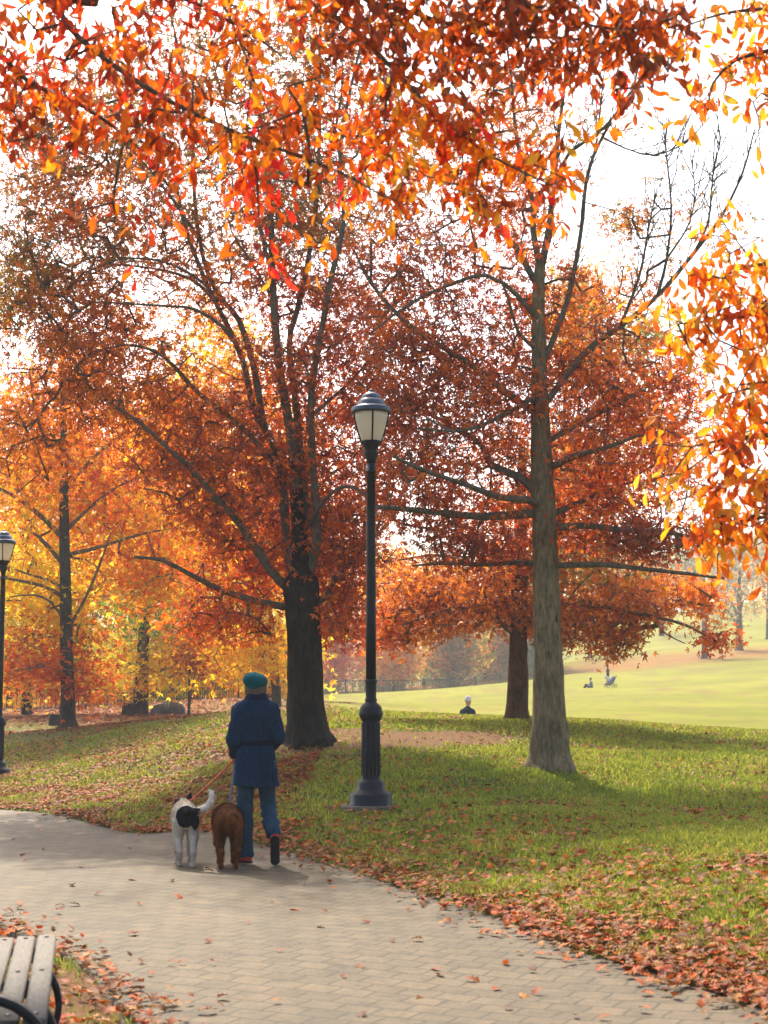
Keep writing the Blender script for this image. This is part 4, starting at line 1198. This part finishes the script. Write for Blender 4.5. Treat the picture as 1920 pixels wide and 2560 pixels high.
def coat_folds(v):
    x, y, z = v.T
    a = np.arctan2(y, x)
    w = np.clip((1.04 - z) / .3, 0, 1) * .012 * np.sin(7 * a + 2 * np.sin(3 * z)) + np.clip((z - 1.09) / .1, 0, 1) * .004 * np.sin(5 * a + 9 * z)
    w += (vnoise(a * 1.4 + z * .5, z * 1.0, .12, 51) - .5) * .020 + (vnoise(x * 4 + y, z * 6, .30, 52) - .5) * .012
    r = np.sqrt(x * x + y * y) + 1e-6
    q = v.copy(); q[:, 0] += w * x / r; q[:, 1] += w * y / r
    return q


def jean_folds(v):
    x, y, z = v.T
    w = (vnoise(z * 2.2 + y * .8, x * 1.0 + 3 * (x > 0), .10, 53) - .5) * .026 * np.clip((.75 - z) / .3, .25, 1)
    cx = np.where(x > 0, .115, -.085)
    q = v.copy(); q[:, 0] += w * np.sign(x - cx) * np.minimum(1, np.abs(x - cx) / .03); q[:, 1] += w * .8
    return q


coat = mesh_sdf('coat', coat_body + arms, M_coat, walker, .008, .03, cut=coat_cut, folds=coat_folds)
mesh_sdf('collar', [((-.05, -.01, 1.435), (.05, -.01, 1.435), .064, .064, (1, 1, .8)), ((-.028, .005, 1.475), (.03, .005, 1.48), .074, .070, (1, .95, .62)), ((-.10, .0, 1.41), (-.05, -.02, 1.45), .035, .05), ((.05, -.02, 1.45), (.10, .0, 1.41), .05, .035)], M_collar, coat, .006, .02)
mesh_sdf('belt', [(a, b2, ra + .019, rb + .019, s_) for a, b2, ra, rb, s_ in [coat_body[0], coat_body[2], coat_body[4]]], M_belt, coat, .006, .03, cut=lambda X, Y, Z: np.abs(Z - 1.072) - .022)
mesh_sdf('trousers', [((0, 0, .90), (0, 0, .86), .14, .14, (1, .75, 1)), (hl, kl, .094, .068), (kl, (-.08, .012, .085), .066, .074), (hr, kr, .094, .068), (kr, (.157, -.125, .285), .068, .074)], M_jean, walker, .008, .02,
         cut=lambda X, Y, Z: np.where(X < .02, .055 - Z, np.where(Y < .05, .225 + (Y + .12) * .45 - Z, .2 - Z)), folds=jean_folds)


def shoe(heel, toe, up, parent):
    heel, toe, up = np.array(heel, float), np.array(toe, float), np.array(up, float)
    d = toe - heel; L = np.linalg.norm(d); d /= L
    up = up - d * (up @ d); up /= np.linalg.norm(up); s = np.cross(d, up)
    at = lambda a, z, x=0: heel + d * a * L + up * z + s * x
    pr = [(at(.12, .050), at(.24, .062), .040, .042), (at(.24, .045), at(.75, .038), .042, .040), (at(.72, .036), at(.93, .032), .042, .032), (at(.16, .085), at(.24, .09), .038, .036)]
    so = mesh_sdf('shoe', pr, M_shoe, parent, .005, .02, cut=lambda X, Y, Z: .012 - ((X - heel[0]) * up[0] + (Y - heel[1]) * up[1] + (Z - heel[2]) * up[2]))
    sp_ = [(at(.1, .012), at(.5, .012), .041, .036, (1, 1, 1)), (at(.5, .012), at(.93, .012), .037, .043, (1, 1, 1))]
    mesh_sdf('sole', sp_, M_sole, so, .004, .01, cut=lambda X, Y, Z: np.abs((X - heel[0]) * up[0] + (Y - heel[1]) * up[1] + (Z - heel[2]) * up[2] - .008) - .010)


shoe((-.045, -.03, .004), (-.185, .16, .004), (0, 0, 1), walker)
shoe((.172, -.235, .245), (.178, -.105, .012), (0, .93, .45), walker)

# ------------------------------------------------------------------ dogs
M_fur = vcol_mat('dog_fur', 0.95, 0.03, 0.9, 120, 0.0)
M_strap = simple('webbing', (0.05, 0.05, 0.06), 0.8, 0.2, 0.2, 40)
M_redlead = simple('red_webbing', (0.50, 0.06, 0.03), 0.7, 0.2, 0.2, 40)
M_bluelead = simple('blue_grey_webbing', (0.10, 0.15, 0.21), 0.7, 0.2, 0.2, 40)


def dog(loc, rz, label, P, colf, taper, tail, collar, sc_):
    rt = empty('dog', loc, rz); tag(rt, label, 'dog', 'leashed dogs on the path')
    pr = list(P)
    t = np.array(tail)
    for i in range(len(t) - 1): pr.append((t[i], t[i + 1], taper[i], taper[i + 1]))
    rt.scale = (sc_, sc_, sc_)
    v, f = body(pr, .007, .03)
    v = v + (vnoise(v[:, 0] * 9 + v[:, 2] * 3, v[:, 1] * 9 + v[:, 2] * 8, .25, 9)[:, None] - .5) * .008
    mesh('body', v, f, M_fur, rt, colf(v))
    nr = np.zeros_like(v)
    fn = np.cross(v[f[:, 1]] - v[f[:, 0]], v[f[:, 2]] - v[f[:, 0]])
    for q_ in range(4): np.add.at(nr, f[:, q_], fn)
    nr = unit(nr)
    i = RNG.integers(0, len(v), 16000); i = i[v[i, 2] > .06]
    p0, n0 = v[i], nr[i]
    lie = np.tile(np.array([0, -.75, -.55]), (len(i), 1)) + RNG.normal(size=(len(i), 3)) * .35
    d = unit(n0 * .42 + unit(lie - n0 * (lie * n0).sum(1)[:, None]))
    sd = unit(np.cross(d, n0)) * RNG.uniform(.0016, .003, (len(i), 1)); L_ = RNG.uniform(.014, .040, (len(i), 1))
    vv = np.stack([p0 - sd - n0 * .002, p0 + sd - n0 * .002, p0 + d * L_], 1).reshape(-1, 3)
    cc_ = np.repeat(np.clip(colf(p0) * RNG.uniform(.7, 1.35, (len(i), 1)), 0, .9), 3, 0)
    tag(mesh('fur', vv, np.arange(len(i) * 3).reshape(-1, 3), M_fur, rt, cc_, smooth=False), kind='stuff')
    a = np.linspace(0, 2 * math.pi, 21)[:-1]
    cc, r1_, nrm = collar
    nrm = np.array(nrm) / np.linalg.norm(nrm); s = np.array([1., 0, 0]); u = np.cross(nrm, s)
    ring = np.array([np.array(cc) + r1_ * (math.cos(x) * s + math.sin(x) * u) for x in np.append(a, 0)])
    MB().tube(ring, .009, 6, False).build('dog_collar', M_strap, rt)
    return rt


def legs(hy, fy, hipz, shz, w, fw, ph, thick=1.0):
    """ph: forward offsets of the paws, hind left, hind right, front left, front right"""
    P = []
    for s, o in ((-1, ph[0]), (1, ph[1])):
        hip, kn, hk, pw = (s * w, hy + .03, hipz), (s * (w + .012), hy + .09 + o * .3, hipz - .15), (s * w, hy - .075 + o * .8, .155), (s * w * .95, hy - .045 + o, .03)
        P += [(hip, kn, .082 * thick, .055 * thick), (kn, hk, .048 * thick, .026), (hk, pw, .023, .021), (pw, (pw[0], pw[1] + .045, .022), .024, .019)]
    for s, o in ((-1, ph[2]), (1, ph[3])):
        shd, eb, wr_, pw = (s * fw, fy, shz), (s * fw, fy - .035 + o * .3, shz - .14), (s * fw * .95, fy - .01 + o * .8, .13), (s * fw * .95, fy + o, .03)
        P += [(shd, eb, .06 * thick, .042 * thick), (eb, wr_, .036 * thick, .024), (wr_, pw, .022, .021), (pw, (pw[0], pw[1] + .045, .022), .024, .019)]
    return P


white = [((0, -.20, .48), (0, .02, .485), .108, .104, (1, 1, 1.1)), ((0, .0, .48), (0, .22, .465), .108, .13, (.95, 1, 1.12)), ((0, .22, .455), (0, .36, .50), .105, .075), ((0, .34, .50), (0, .44, .535), .075, .07),
         ((0, .45, .535), (0, .50, .535), .078, .072), ((0, .53, .51), (0, .64, .48), .048, .034), ((-.062, .42, .585), (-.085, .40, .54), .026, .02, (.7, 1, 1)), ((.06, .42, .60), (.075, .41, .665), .032, .012, (1, .6, 1))]
white += legs(-.22, .22, .43, .42, .062, .066, (.07, -.07, -.05, .08), .84)


def white_cols(v):
    n_ = (vnoise(v[:, 0] * 5, v[:, 1] * 5 + v[:, 2] * 5, .3, 4) - .5) * .09
    c = np.tile(np.array([0.64, 0.58, 0.49]), (len(v), 1))
    low = np.clip((.30 - v[:, 2]) / .2, 0, 1)[:, None]
    c = c * (1 - .45 * low) + np.array([0.36, 0.24, 0.15]) * .45 * low
    x, y, z = v.T
    patch = (((x + .015) / .088) ** 2 + ((y + .30) / .13) ** 2 + ((z - .49) / .105) ** 2 + n_ * 6) < 1
    patch |= (((x - .095) / .05) ** 2 + ((y + .26) / .12) ** 2 + ((z - .47) / .11) ** 2 + n_ * 6) < 1
    patch |= (x > .02) & (x < .12) & (y < -.28) & (z > .49) & (z < .575)
    patch |= (y > .37) & (np.abs(x) > .035) & (z > .54)
    c[patch] = (0.016, 0.016, 0.02)
    return c


dx, dy = PS(452, 2150, 14.35)[0], 14.45
wdog = dog((dx + .02, dy, h1(dx, dy) + .02), rad(10), 'white dog with black rump patch and raised white tail on a red leash', white, white_cols, [.030, .026, .024, .026, .024, .018, .010],
           [(0, -.30, .53), (.06, -.345, .545), (.12, -.37, .555), (.18, -.38, .58), (.225, -.37, .63), (.235, -.35, .70), (.215, -.33, .74)], ((0, .345, .50), .084, (0, .95, .3)), .9)

brown = [((0, -.20, .45), (0, .02, .45), .142, .138, (1, 1, 1.0)), ((0, .0, .45), (0, .24, .44), .138, .148, (1, 1, 1.05)), ((0, .24, .44), (0, .40, .47), .11, .08), ((0, .40, .46), (0, .50, .47), .08, .078),
         ((0, .53, .45), (0, .64, .42), .05, .036), ((-.07, .46, .50), (-.095, .47, .43), .024, .02, (.7, 1, 1)), ((.07, .46, .50), (.095, .47, .43), .024, .02, (.7, 1, 1))]
brown += legs(-.20, .22, .40, .40, .07, .075, (.05, -.05, -.05, .06), .92)


def brown_cols(v):
    x, y, z = v.T
    t = vnoise(x * 6, z * 3 + y * 4, .22, 6)[:, None]
    c = np.array([0.06, 0.018, 0.005]) * (1 - t) + np.array([0.25, 0.080, 0.021]) * t
    top = np.clip((z - .5) / .1, 0, 1)[:, None] * .5
    c = c * (1 - top) + np.array([0.09, 0.055, 0.038]) * top
    return c


dx, dy = PS(568, 2155, 14.3)[0], 14.3
bdog = dog((dx, dy, h1(dx, dy) + .02), rad(8), 'brown dog with hanging tail walking close beside the person', brown, brown_cols, [.034, .034, .030, .028, .022, .012],
           [(.02, -.32, .50), (.055, -.365, .45), (.08, -.385, .37), (.09, -.385, .28), (.09, -.375, .20), (.085, -.36, .15)], ((0, .40, .47), .093, (0, 1, .15)), .9)


def wpt(o, p):
    c, s = math.cos(o.rotation_euler[2]), math.sin(o.rotation_euler[2])
    return np.array([o.location[0] + c * p[0] - s * p[1], o.location[1] + s * p[0] + c * p[1], o.location[2] + p[2]])


def leash(a, b2, sag, mat, label, side):
    a, b2 = np.array(a), np.array(b2)
    t = np.linspace(0, 1, 14)[:, None]
    pts = a + (b2 - a) * t; pts[:, 2] -= sag * np.sin(math.pi * t[:, 0])
    loop = np.array([a + (0, .02 * math.cos(x) - .02, .045 * math.sin(x)) for x in np.linspace(0, 2 * math.pi, 12)])
    MBx = MB().tube(np.vstack([loop, pts]), .0085, 6)
    o = MBx.build('leash', mat)
    tag(o, label, 'leash')


lh = wpt(walker, np.array(wr[0]) + (-.01, .05, -.045))
leash(lh, wpt(wdog, (0.03 * .9, .33 * .9, .575 * .9)), .02, M_redlead, 'orange red leash running down to the white dog', -1)
leash(lh + (.012, .0, -.03), wpt(bdog, (.03 * .9, .36 * .9, .56 * .9)), .02, M_bluelead, 'thin blue grey leash dropping from under the coat to the brown dog', 1)

# ------------------------------------------------------------------ bench
m, n, l, b = new_mat('weathered_wood')
nz = noise_tex(n, l, 30, 6, .65, stretch=(6, .4, 6))
rr_ = ramp(n, [(.3, (.065, .057, .047)), (.7, (.155, .14, .118))]); l.new(nz.outputs['Fac'], rr_.inputs[0]); l.new(rr_.outputs[0], b.inputs['Base Color'])
b.inputs['Roughness'].default_value = .7; b.inputs['Specular IOR Level'].default_value = .15
bp = n.new('ShaderNodeBump'); bp.inputs['Strength'].default_value = .4; bp.inputs['Distance'].default_value = .004
l.new(nz.outputs['Fac'], bp.inputs['Height']); l.new(bp.outputs[0], b.inputs['Normal'])
M_wood = m
bn, bf = np.array((-1.16, 5.71)), np.array((-1.525, 7.66))
ang = math.atan2(-(bf - bn)[0], (bf - bn)[1]); Lb = float(np.linalg.norm(bf - bn))
bench = empty('park_bench', (bn[0], bn[1], h1(*bn)), ang)
tag(bench, 'weathered wooden park bench with black iron hoops at the lower left corner', 'bench')
# local: x = seat front at 0, back towards -x, y along the bench


def plank(name, x, z, w, th, tilt=0.0):
    c, s = math.cos(tilt), math.sin(tilt)
    pr = [(-w / 2, -th / 2 + .006), (-w / 2 + .006, -th / 2), (w / 2 - .006, -th / 2), (w / 2, -th / 2 + .006), (w / 2, th / 2 - .006), (w / 2 - .007, th / 2), (-w / 2 + .007, th / 2), (-w / 2, th / 2 - .006)]
    pr = [(x + c * a - s * d, z + s * a + c * d) for a, d in pr]
    v = [(a, y, d) for y in (0, Lb) for a, d in pr]
    k = 8
    f = np.array([[i, (i + 1) % k, (i + 1) % k + k, i + k] for i in range(k)])
    o = MB().add(v, [f, np.array([list(range(k))[::-1]]), np.array([list(range(k, 2 * k))])]).build(name, M_wood, bench, smooth=False)
    return o


for k in range(5):
    pl = plank('seat_slat', -.05 - .095 * k, .385 - .004 * k, .084, .034, rad(-2))
    for yy in (.08, Lb / 2, Lb - .08):
        MB().lathe([(.011, -.002), (.011, .003), (.007, .006), (0, .0065)], 10, (-.05 - .095 * k, yy, .402 - .004 * k)).build('bolt', M_iron, pl)
for k in range(3):
    plank('back_slat', -.50 - .028 * k, .50 + .105 * k, .034, .09, rad(8))
for y in (-.03, Lb / 2, Lb - .12):
    r = .262
    a = np.linspace(0, 2 * math.pi, 41)
    o_, i_ = [], []
    v = []; f = []
    for x in a[:-1]:
        for rr2, yy in ((r, -.03), (r, .03), (r - .03, .03), (r - .03, -.03)):
            v.append((-.235 + rr2 * math.cos(x), y + yy, (.235 if y < 0 else .10) + rr2 * math.sin(x)))
    nn = 40
    for i in range(nn):
        j = (i + 1) % nn
        for q in range(4): f.append((4 * i + q, 4 * i + (q + 1) % 4, 4 * j + (q + 1) % 4, 4 * j + q))
    MB().add(v, np.array(f)).build('hoop_leg', M_iron, bench)
    MB().box((-.25, y, .345), (.47, .05, .034)).box((-.505, y, .46), (.03, .05, .45)).build('bracket', M_iron, bench, smooth=False)

# ------------------------------------------------------------------ meadow sitter and far people
M_dark = cloth('dark_jacket', (0.02, 0.026, 0.045), 40)
M_pale = cloth('pale_knit', (0.55, 0.54, 0.55), 40)
M_greyj = cloth('grey_blue_cloth', (0.16, 0.19, 0.26), 20)


def sitter(loc, rz, label, hatm, jackm, legm, lie=False):
    rt = empty('person', loc, rz); tag(rt, label, 'person')
    if lie:
        rt.rotation_euler = (0, 0, rz)
    h = np.array((0, .05, .80))
    P = [((0, -.02, .12), (0, .02, .50), .13, .15, (1, .75, 1)), ((-.13, .02, .54), (.13, .02, .54), .055, .055), ((0, .02, .56), (0, .04, .70), .055, .05), (h + (0, -.01, .02), h + (0, .01, .03), .085, .085, (.9, 1.05, 1.1)), (h + (0, .04, -.055), h + (0, .05, -.06), .045, .04),
         (h + (0, .09, .0), h + (0, .11, -.02), .012, .016), (h + (-.085, 0, 0), h + (-.088, 0, .02), .016, .016), (h + (.085, 0, 0), h + (.088, 0, .02), .016, .016)]
    for s in (-1, 1):
        P += [((s * .19, .02, .52), (s * .26, .02, .30), .05, .042), ((s * .26, .02, .30), (s * .12, .25, .30), .042, .03), ((s * .12, .25, .30), (s * .08, .33, .31), .032, .022),
              ((s * .1, .02, .1), (s * .14, .40, .38), .08, .055), ((s * .14, .40, .38), (s * .12, .62, .07), .055, .04), ((s * .12, .62, .05), (s * .13, .80, .04), .04, .03)]
    if lie:
        R = np.array([[1, 0, 0], [0, .25, -.97], [0, .97, .25]])
    mesh_sdf('body', P, M_skin, rt, .012, .03)
    mesh_sdf('jacket', [((0, -.02, .10), (0, .02, .50), .155, .17, (1, .8, 1)), ((-.15, .02, .54), (.15, .02, .54), .07, .07), ((0, .02, .58), (0, .03, .62), .075, .07)] +
             [q for s in (-1, 1) for q in (((s * .19, .02, .52), (s * .26, .02, .30), .068, .06), ((s * .26, .02, .30), (s * .13, .23, .30), .06, .048))], jackm, rt, .012, .03)
    mesh_sdf('hat', [(h + (0, -.015, .055), h + (0, -.01, .085), .098, .085, (.95, 1.05, 1))], hatm, rt, .01, .03, cut=lambda X, Y, Z: (h[2] + .015) - Z)
    mesh_sdf('trousers', [q for s in (-1, 1) for q in (((s * .1, .02, .1), (s * .14, .40, .38), .095, .07), ((s * .14, .40, .38), (s * .12, .60, .1), .07, .055))], legm, rt, .012, .03)
    return rt


p = PS(1168, 1800, 45); sitter((p[0], 45, h1(p[0], 45) + .04), rad(-40), 'person in pale beanie and dark jacket sitting in the sunny meadow behind the crest', M_pale, M_dark, M_dark)
p = PS(1478, 1716, 109); _o = sitter((p[0], 109, h1(p[0], 109) - .12), rad(60), 'tiny far person sitting low on the meadow left of the stroller', M_hair, M_greyj, M_dark); _o.scale = (.85,) * 3
p = PS(1526, 1714, 108)
st = empty('stroller', (p[0], 108, h1(p[0], 108)), rad(20)); st.scale = (.75,) * 3; tag(st, 'tiny blue grey stroller parked on the far meadow by the distant lamp post', 'stroller')
MB().add(*body([((-.1, 0, .45), (.15, 0, .5), .22, .24, (1, 1, .8)), ((.15, 0, .6), (.3, 0, .8), .2, .2)], .025, .04)).build('seat', M_greyj, st)
MB().tube([(-.3, -.2, .2), (.1, -.2, .55), (.55, -.2, 1.02), (.55, .2, 1.02), (.1, .2, .55), (-.3, .2, .2)], .03, 6).build('frame', M_iron, st)
MB().add(*body([((-.45, 0, .95), (-.2, 0, .75), .12, .18)], .025, .03)).build('canopy', M_pale, st)
for x in (-.35, .4):
    for y in (-.25, .25):
        w_ = MB().tube([(x + .13 * math.cos(q), y, .15 + .13 * math.sin(q)) for q in np.linspace(0, 2 * math.pi, 14)], .025, 6, False).build('wheel', M_iron, st)

# ------------------------------------------------------------------ fences, stumps, boulder
M_fence = simple('dull_iron', (0.035, 0.033, 0.03), 0.7, 0.3, 0.3, 10)


def fence(name, label, pts, step, hgt, pr):
    """iron railing along ground points"""
    c = crom(np.array([(x, y, 0, 0) for x, y in pts], float), 0.5)[:, :2]
    s = np.concatenate([[0], np.cumsum(np.linalg.norm(np.diff(c, axis=0), axis=1))])
    at_ = lambda q: (np.interp(q, s, c[:, 0]), np.interp(q, s, c[:, 1]))
    x0, y0 = at_(0); rt = empty(name, (x0, y0, h1(x0, y0))); tag(rt, label, 'fence')
    base = np.array(rt.location)
    qs = np.arange(0, s[-1], step)
    for q in qs:
        x, y = at_(q); z = h1(x, y)
        MB().tube(np.array([(x, y, z - .1), (x, y, z + hgt + .06), (x, y, z + hgt + .12)]) - base, [pr, pr, pr * .4], 6).build('post', M_fence, rt)
    for i in range(len(qs) - 1):
        mb = MB()
        for k in range(1, int(step / .16)):
            x, y = at_(qs[i] + k * .16); z = h1(x, y)
            mb.tube(np.array([(x, y, z + .08), (x, y, z + hgt)]) - base, pr * .28, 4)
        a, b2 = at_(qs[i]), at_(qs[i + 1]); za, zb = h1(*a), h1(*b2)
        for hz_ in (.14, hgt - .08):
            mb.tube(np.array([(*a, za + hz_), (*b2, zb + hz_)]) - base, pr * .5, 5)
        tag(mb.build('railing_panel', M_fence, rt), kind='stuff')


fence('iron_fence', 'dark iron railing under the yellow trees at the left', [tuple(PS(px, 1790, d)[:2]) for px, d in [(-80, 62), (150, 64), (330, 66), (520, 70), (640, 74)]], 2.4, 1.45, .045)
fence('iron_fence', 'hazy iron railing along the far side of the meadow', [tuple(PS(px, 1735, d)[:2]) for px, d in [(800, 141), (950, 143), (1100, 144), (1290, 146)]], 2.4, 1.35, .06)
for px, py, d, r, hgt, lab in [(318, 1797, 57, .19, .45, 'dark tree stump just left of the black trunk by the railing'), (136, 1818, 50, .18, .34, 'dark tree stump left of the slim maple base')]:
    p = PS(px, py, d); z = h1(p[0], d)
    rt = empty('tree_stump', (p[0], d, z)); tag(rt, lab, 'stump', 'tree stumps')
    v, f = tube([(0, 0, -.1), (0, 0, .05), (.01, 0, hgt * .6), (.02, 0, hgt)], [r * 1.25, r * 1.1, r, r * .95], 12, True, .06)
    mesh('stump_bark', v, f, M_bark_dark, rt)
    MB().lathe([(r * .82, hgt - .01), (r * .82, hgt + .012), (.0, hgt + .02)], 12, (.02, 0, 0)).build('cut_face', M_bark_tan, rt)
p = PS(424, 1778, 58); z = h1(p[0], 58)
v, f = body([((-.35, 0, .1), (.3, 0, .12), .3, .26, (1, 1, .9)), ((-.1, .1, .25), (.25, .1, .22), .22, .2), ((-.45, -.1, 0), (-.3, -.1, .1), .25, .2)], .04, .08)
v = v + RNG.normal(size=v.shape) * .012
tag(mesh('boulder', v + np.array((p[0], 58, z)), f, simple('grey_stone', (.11, .115, .12), .9, .2, .35, 4, .6)), 'low grey boulder beside the sapling near the railing', 'boulder')

# ------------------------------------------------------------------ grass, fallen leaves
def scatter(nn, y0, y1, px0=-900, px1=2820):
    y = np.exp(RNG.uniform(math.log(y0), math.log(y1), nn)); px = RNG.uniform(px0, px1, nn)
    return (px - 960) / FPX * y * 1.0, y


x, y = scatter(860000, 6.3, 36)
ok = ~in_poly(x, y, PATH_POLY)
x, y = x[ok], y[ok]
cl_ = vnoise(x, y, .35, 21) * .6 + vnoise(x, y, 1.3, 22) * .6
dr = np.minimum(dist_curve(x, y, R_EDGE), dist_curve(x, y, L_EDGE))
left = (x < -1.2) & (y > 15) & (y < 30)
ok = (RNG.random(len(x)) < np.clip(cl_ * 1.5 - .1, .05, 1) * np.clip(dr / .5, .04, 1) * np.where(dist_curve(x, y, L_EDGE) < 1.5, np.clip(vnoise(x, y, .45, 61) * 2.2 - .9, .02, 1), 1)) & (RNG.random(len(x)) > soil_mask(x, y) * .93)
x, y, cl_ = x[ok], y[ok], cl_[ok]
z = H(x, y) + (vnoise(x, y, 0.7, 5) - 0.5) * 0.05
nb = len(x)
hgt = RNG.uniform(.025, .065, nb) * (.75 + .5 * cl_); wd = RNG.uniform(.003, .0055, nb) * np.clip(y / 9, 1, 3)
th = RNG.uniform(0, 2 * math.pi, nb); ln = RNG.uniform(.2, .9, nb) * hgt; la = RNG.uniform(0, 2 * math.pi, nb)
sx, sy = np.cos(th) * wd, np.sin(th) * wd
bx_, by_ = np.cos(la) * ln, np.sin(la) * ln
V = np.stack([np.stack([x - sx, y - sy, z - .006], 1), np.stack([x + sx, y + sy, z - .006], 1), np.stack([x + bx_ * .4 + sx * .7, y + by_ * .4 + sy * .7, z + hgt * .6], 1), np.stack([x + bx_ * .4 - sx * .7, y + by_ * .4 - sy * .7, z + hgt * .6], 1),
              np.stack([x + bx_, y + by_, z + hgt * (.85)], 1)], 1).reshape(-1, 3)
o5 = np.arange(nb)[:, None] * 5
gp = np.array([(.21, .25, .025), (.30, .32, .035), (.37, .36, .045), (.15, .19, .025), (.40, .34, .09)])
pick = np.clip((vnoise(x, y, .8, 31) * 3.2 + RNG.normal(size=nb) * .9), 0, 4).astype(int)
gc = gp[pick] * RNG.uniform(.75, 1.25, (nb, 1))
tag(mesh('grass', V, [o5 + np.array([[0, 1, 2, 3]]), o5 + np.array([[3, 2, 4]])], M_blade, cols=np.repeat(gc, 5, 0)), 'short green lawn grass on the bank beside the path', 'grass', kind='stuff')

LP = np.array([srgb(128, 62, 26), srgb(150, 76, 30), srgb(98, 52, 28), srgb(182, 86, 22), srgb(158, 60, 16), srgb(140, 90, 40), srgb(112, 70, 34), srgb(160, 110, 54)])


def leaf_batch(x, y, zoff, smin, smax, pal=LP):
    k = len(x)
    e = .05
    z = H(x, y); zx = (H(x + e, y) - z) / e; zy = (H(x, y + e) - z) / e
    nr = np.stack([-zx, -zy, np.ones(k)], 1) + RNG.normal(size=(k, 3)) * np.array([.24, .24, 0])
    ax = RNG.normal(size=(k, 3)); ax[:, 2] *= .15
    ax = ax - nr * ((ax * nr).sum(1) / (nr * nr).sum(1))[:, None]
    pos = np.stack([x, y, z + zoff], 1)
    col = pal[RNG.integers(0, len(pal), k)] * RNG.uniform(.7, 1.3, (k, 1))
    return pos, unit(ax), unit(nr), RNG.uniform(smin, smax, k), np.clip(col, 0, .9)


x, y = scatter(430000, 6.2, 40)
pth = in_poly(x, y, PATH_POLY)
dR, dLf = dist_curve(x, y, R_EDGE), dist_curve(x, y, L_EDGE)
den = .09 + .2 * np.clip(vnoise(x, y, .9, 41) * 2.6 - 1.15, 0, 1) + .9 * np.exp(-dR / .42) * (.55 + .6 * vnoise(x, y, .5, 43)) + .14 * np.exp(-dR / 1.3)
den += np.where((x < -.9) & (y > 15.5) & (y < 40), 1.9 * np.clip(vnoise(x, y, 1.2, 42) * 2.2 - .3, .06, 1), 0)
den = np.where(y > 26, den * .8, den)
den = np.where(dLf < dR, .03 + .09 * np.exp(-dLf / .2) + .13 * np.clip(vnoise(x, y, .4, 48) * 3 - 1.7, 0, 1), den)
den *= np.clip(1 - soil_mask(x, y) * .55, .2, 1)
edge = np.minimum(dR, dLf)
den = np.where(pth, .45 * np.exp(-edge / .10) + .0012, den)
ok = RNG.random(len(x)) < den * .42
x, y, pth = x[ok], y[ok], pth[ok]
q = leaf_batch(x, y, np.where(pth, .03, .026) + RNG.random(len(x)) * .018, .042, .08)
OAKL = (OAK[0] * np.array([1.25, 1, 1]), OAK[1])
v, f, cc = place_leaves(OAKL[0] - np.array([0, .5, 0]), OAKL[1], *q)
tag(mesh('fallen_leaves', v, f, M_litter, cols=cc), 'carpet of red brown fallen leaves along the path edge and lawn', 'leaves', kind='stuff')

xb = RNG.uniform(-34, 0, 60000); yb = RNG.uniform(38, 80, 60000)
okb = RNG.random(60000) < np.clip(vnoise(xb, yb, 2.5, 47) * 1.6 - .2, .1, 1) * np.clip((-xb - 1) / 4, 0, 1)
qb = leaf_batch(xb[okb], yb[okb], .03, .09, .16)
v, f, cc = place_leaves(OAKL[0] - np.array([0, .5, 0]), OAKL[1], *qb)
tag(mesh('fallen_leaves', v, f, M_litter, cols=cc), 'rust brown leaf carpet under the yellow trees by the left railing', 'leaves', kind='stuff')

# single leaves lying out on the paving, nearest ones
lm = []
for k in range(5):
    q = [np.array([[0, 0, 0.]]), np.array([[0, 1., .05]]), unit(np.array([[RNG.normal() * .3, RNG.normal() * .3, 1.]])), np.array([1.0]), LP[[k % 3]] * .8]
    v, f, cc = place_leaves(OAKL[0] * np.array([1, 1, 1.4]) - np.array([0, .5, 0]), OAKL[1], *q)
    lm.append(mesh('fallen_leaf', v, f, M_litter, cols=cc, link=False))
spots = [tuple(PS(px, py, 1500 * 4 / (py - 1740))[:2]) for px, py in [(147, 2262), (430, 2200), (520, 2168), (180, 2215), (810, 2262), (912, 2290), (700, 2370), (1060, 2190), (620, 2300), (260, 2380), (330, 2330), (430, 2400), (905, 2500), (1100, 2410), (1180, 2420), (1440, 2500), (1510, 2505), (1270, 2480), (60, 2150), (110, 2110), (320, 2120), (350, 2255), (980, 2340), (860, 2420), (560, 2470), (680, 2240), (1000, 2540), (1330, 2400), (520, 2350), (760, 2200), (300, 2500), (360, 2470)]]
for i, (x_, y_) in enumerate(spots):
    o = bpy.data.objects.new('fallen_leaf', lm[i % 5]); COL.objects.link(o)
    o.location = (x_, y_, h1(x_, y_) + .042); o.rotation_euler = (0, 0, RNG.uniform(0, 6.28))
    s = RNG.uniform(.045, .08); o.scale = (s, s, s * .7)
    tag(o, 'curled dry brown leaf lying by itself on the paving', 'leaf', 'single dry leaves scattered over the paving')

# ------------------------------------------------------------------ haze
m = bpy.data.materials.new('air_haze'); m.use_nodes = True
nt = m.node_tree; nt.nodes.remove(nt.nodes['Principled BSDF'])
pv = nt.nodes.new('ShaderNodeVolumePrincipled')
pv.inputs['Color'].default_value = (.90, .94, 1.0, 1); pv.inputs['Density'].default_value = 0.0008; pv.inputs['Anisotropy'].default_value = 0.0
nt.links.new(pv.outputs[0], nt.nodes['Material Output'].inputs['Volume'])
tag(MB().box((0, 200, 22.5), (900, 520, 52)).build('haze', m, smooth=False), kind='stuff')
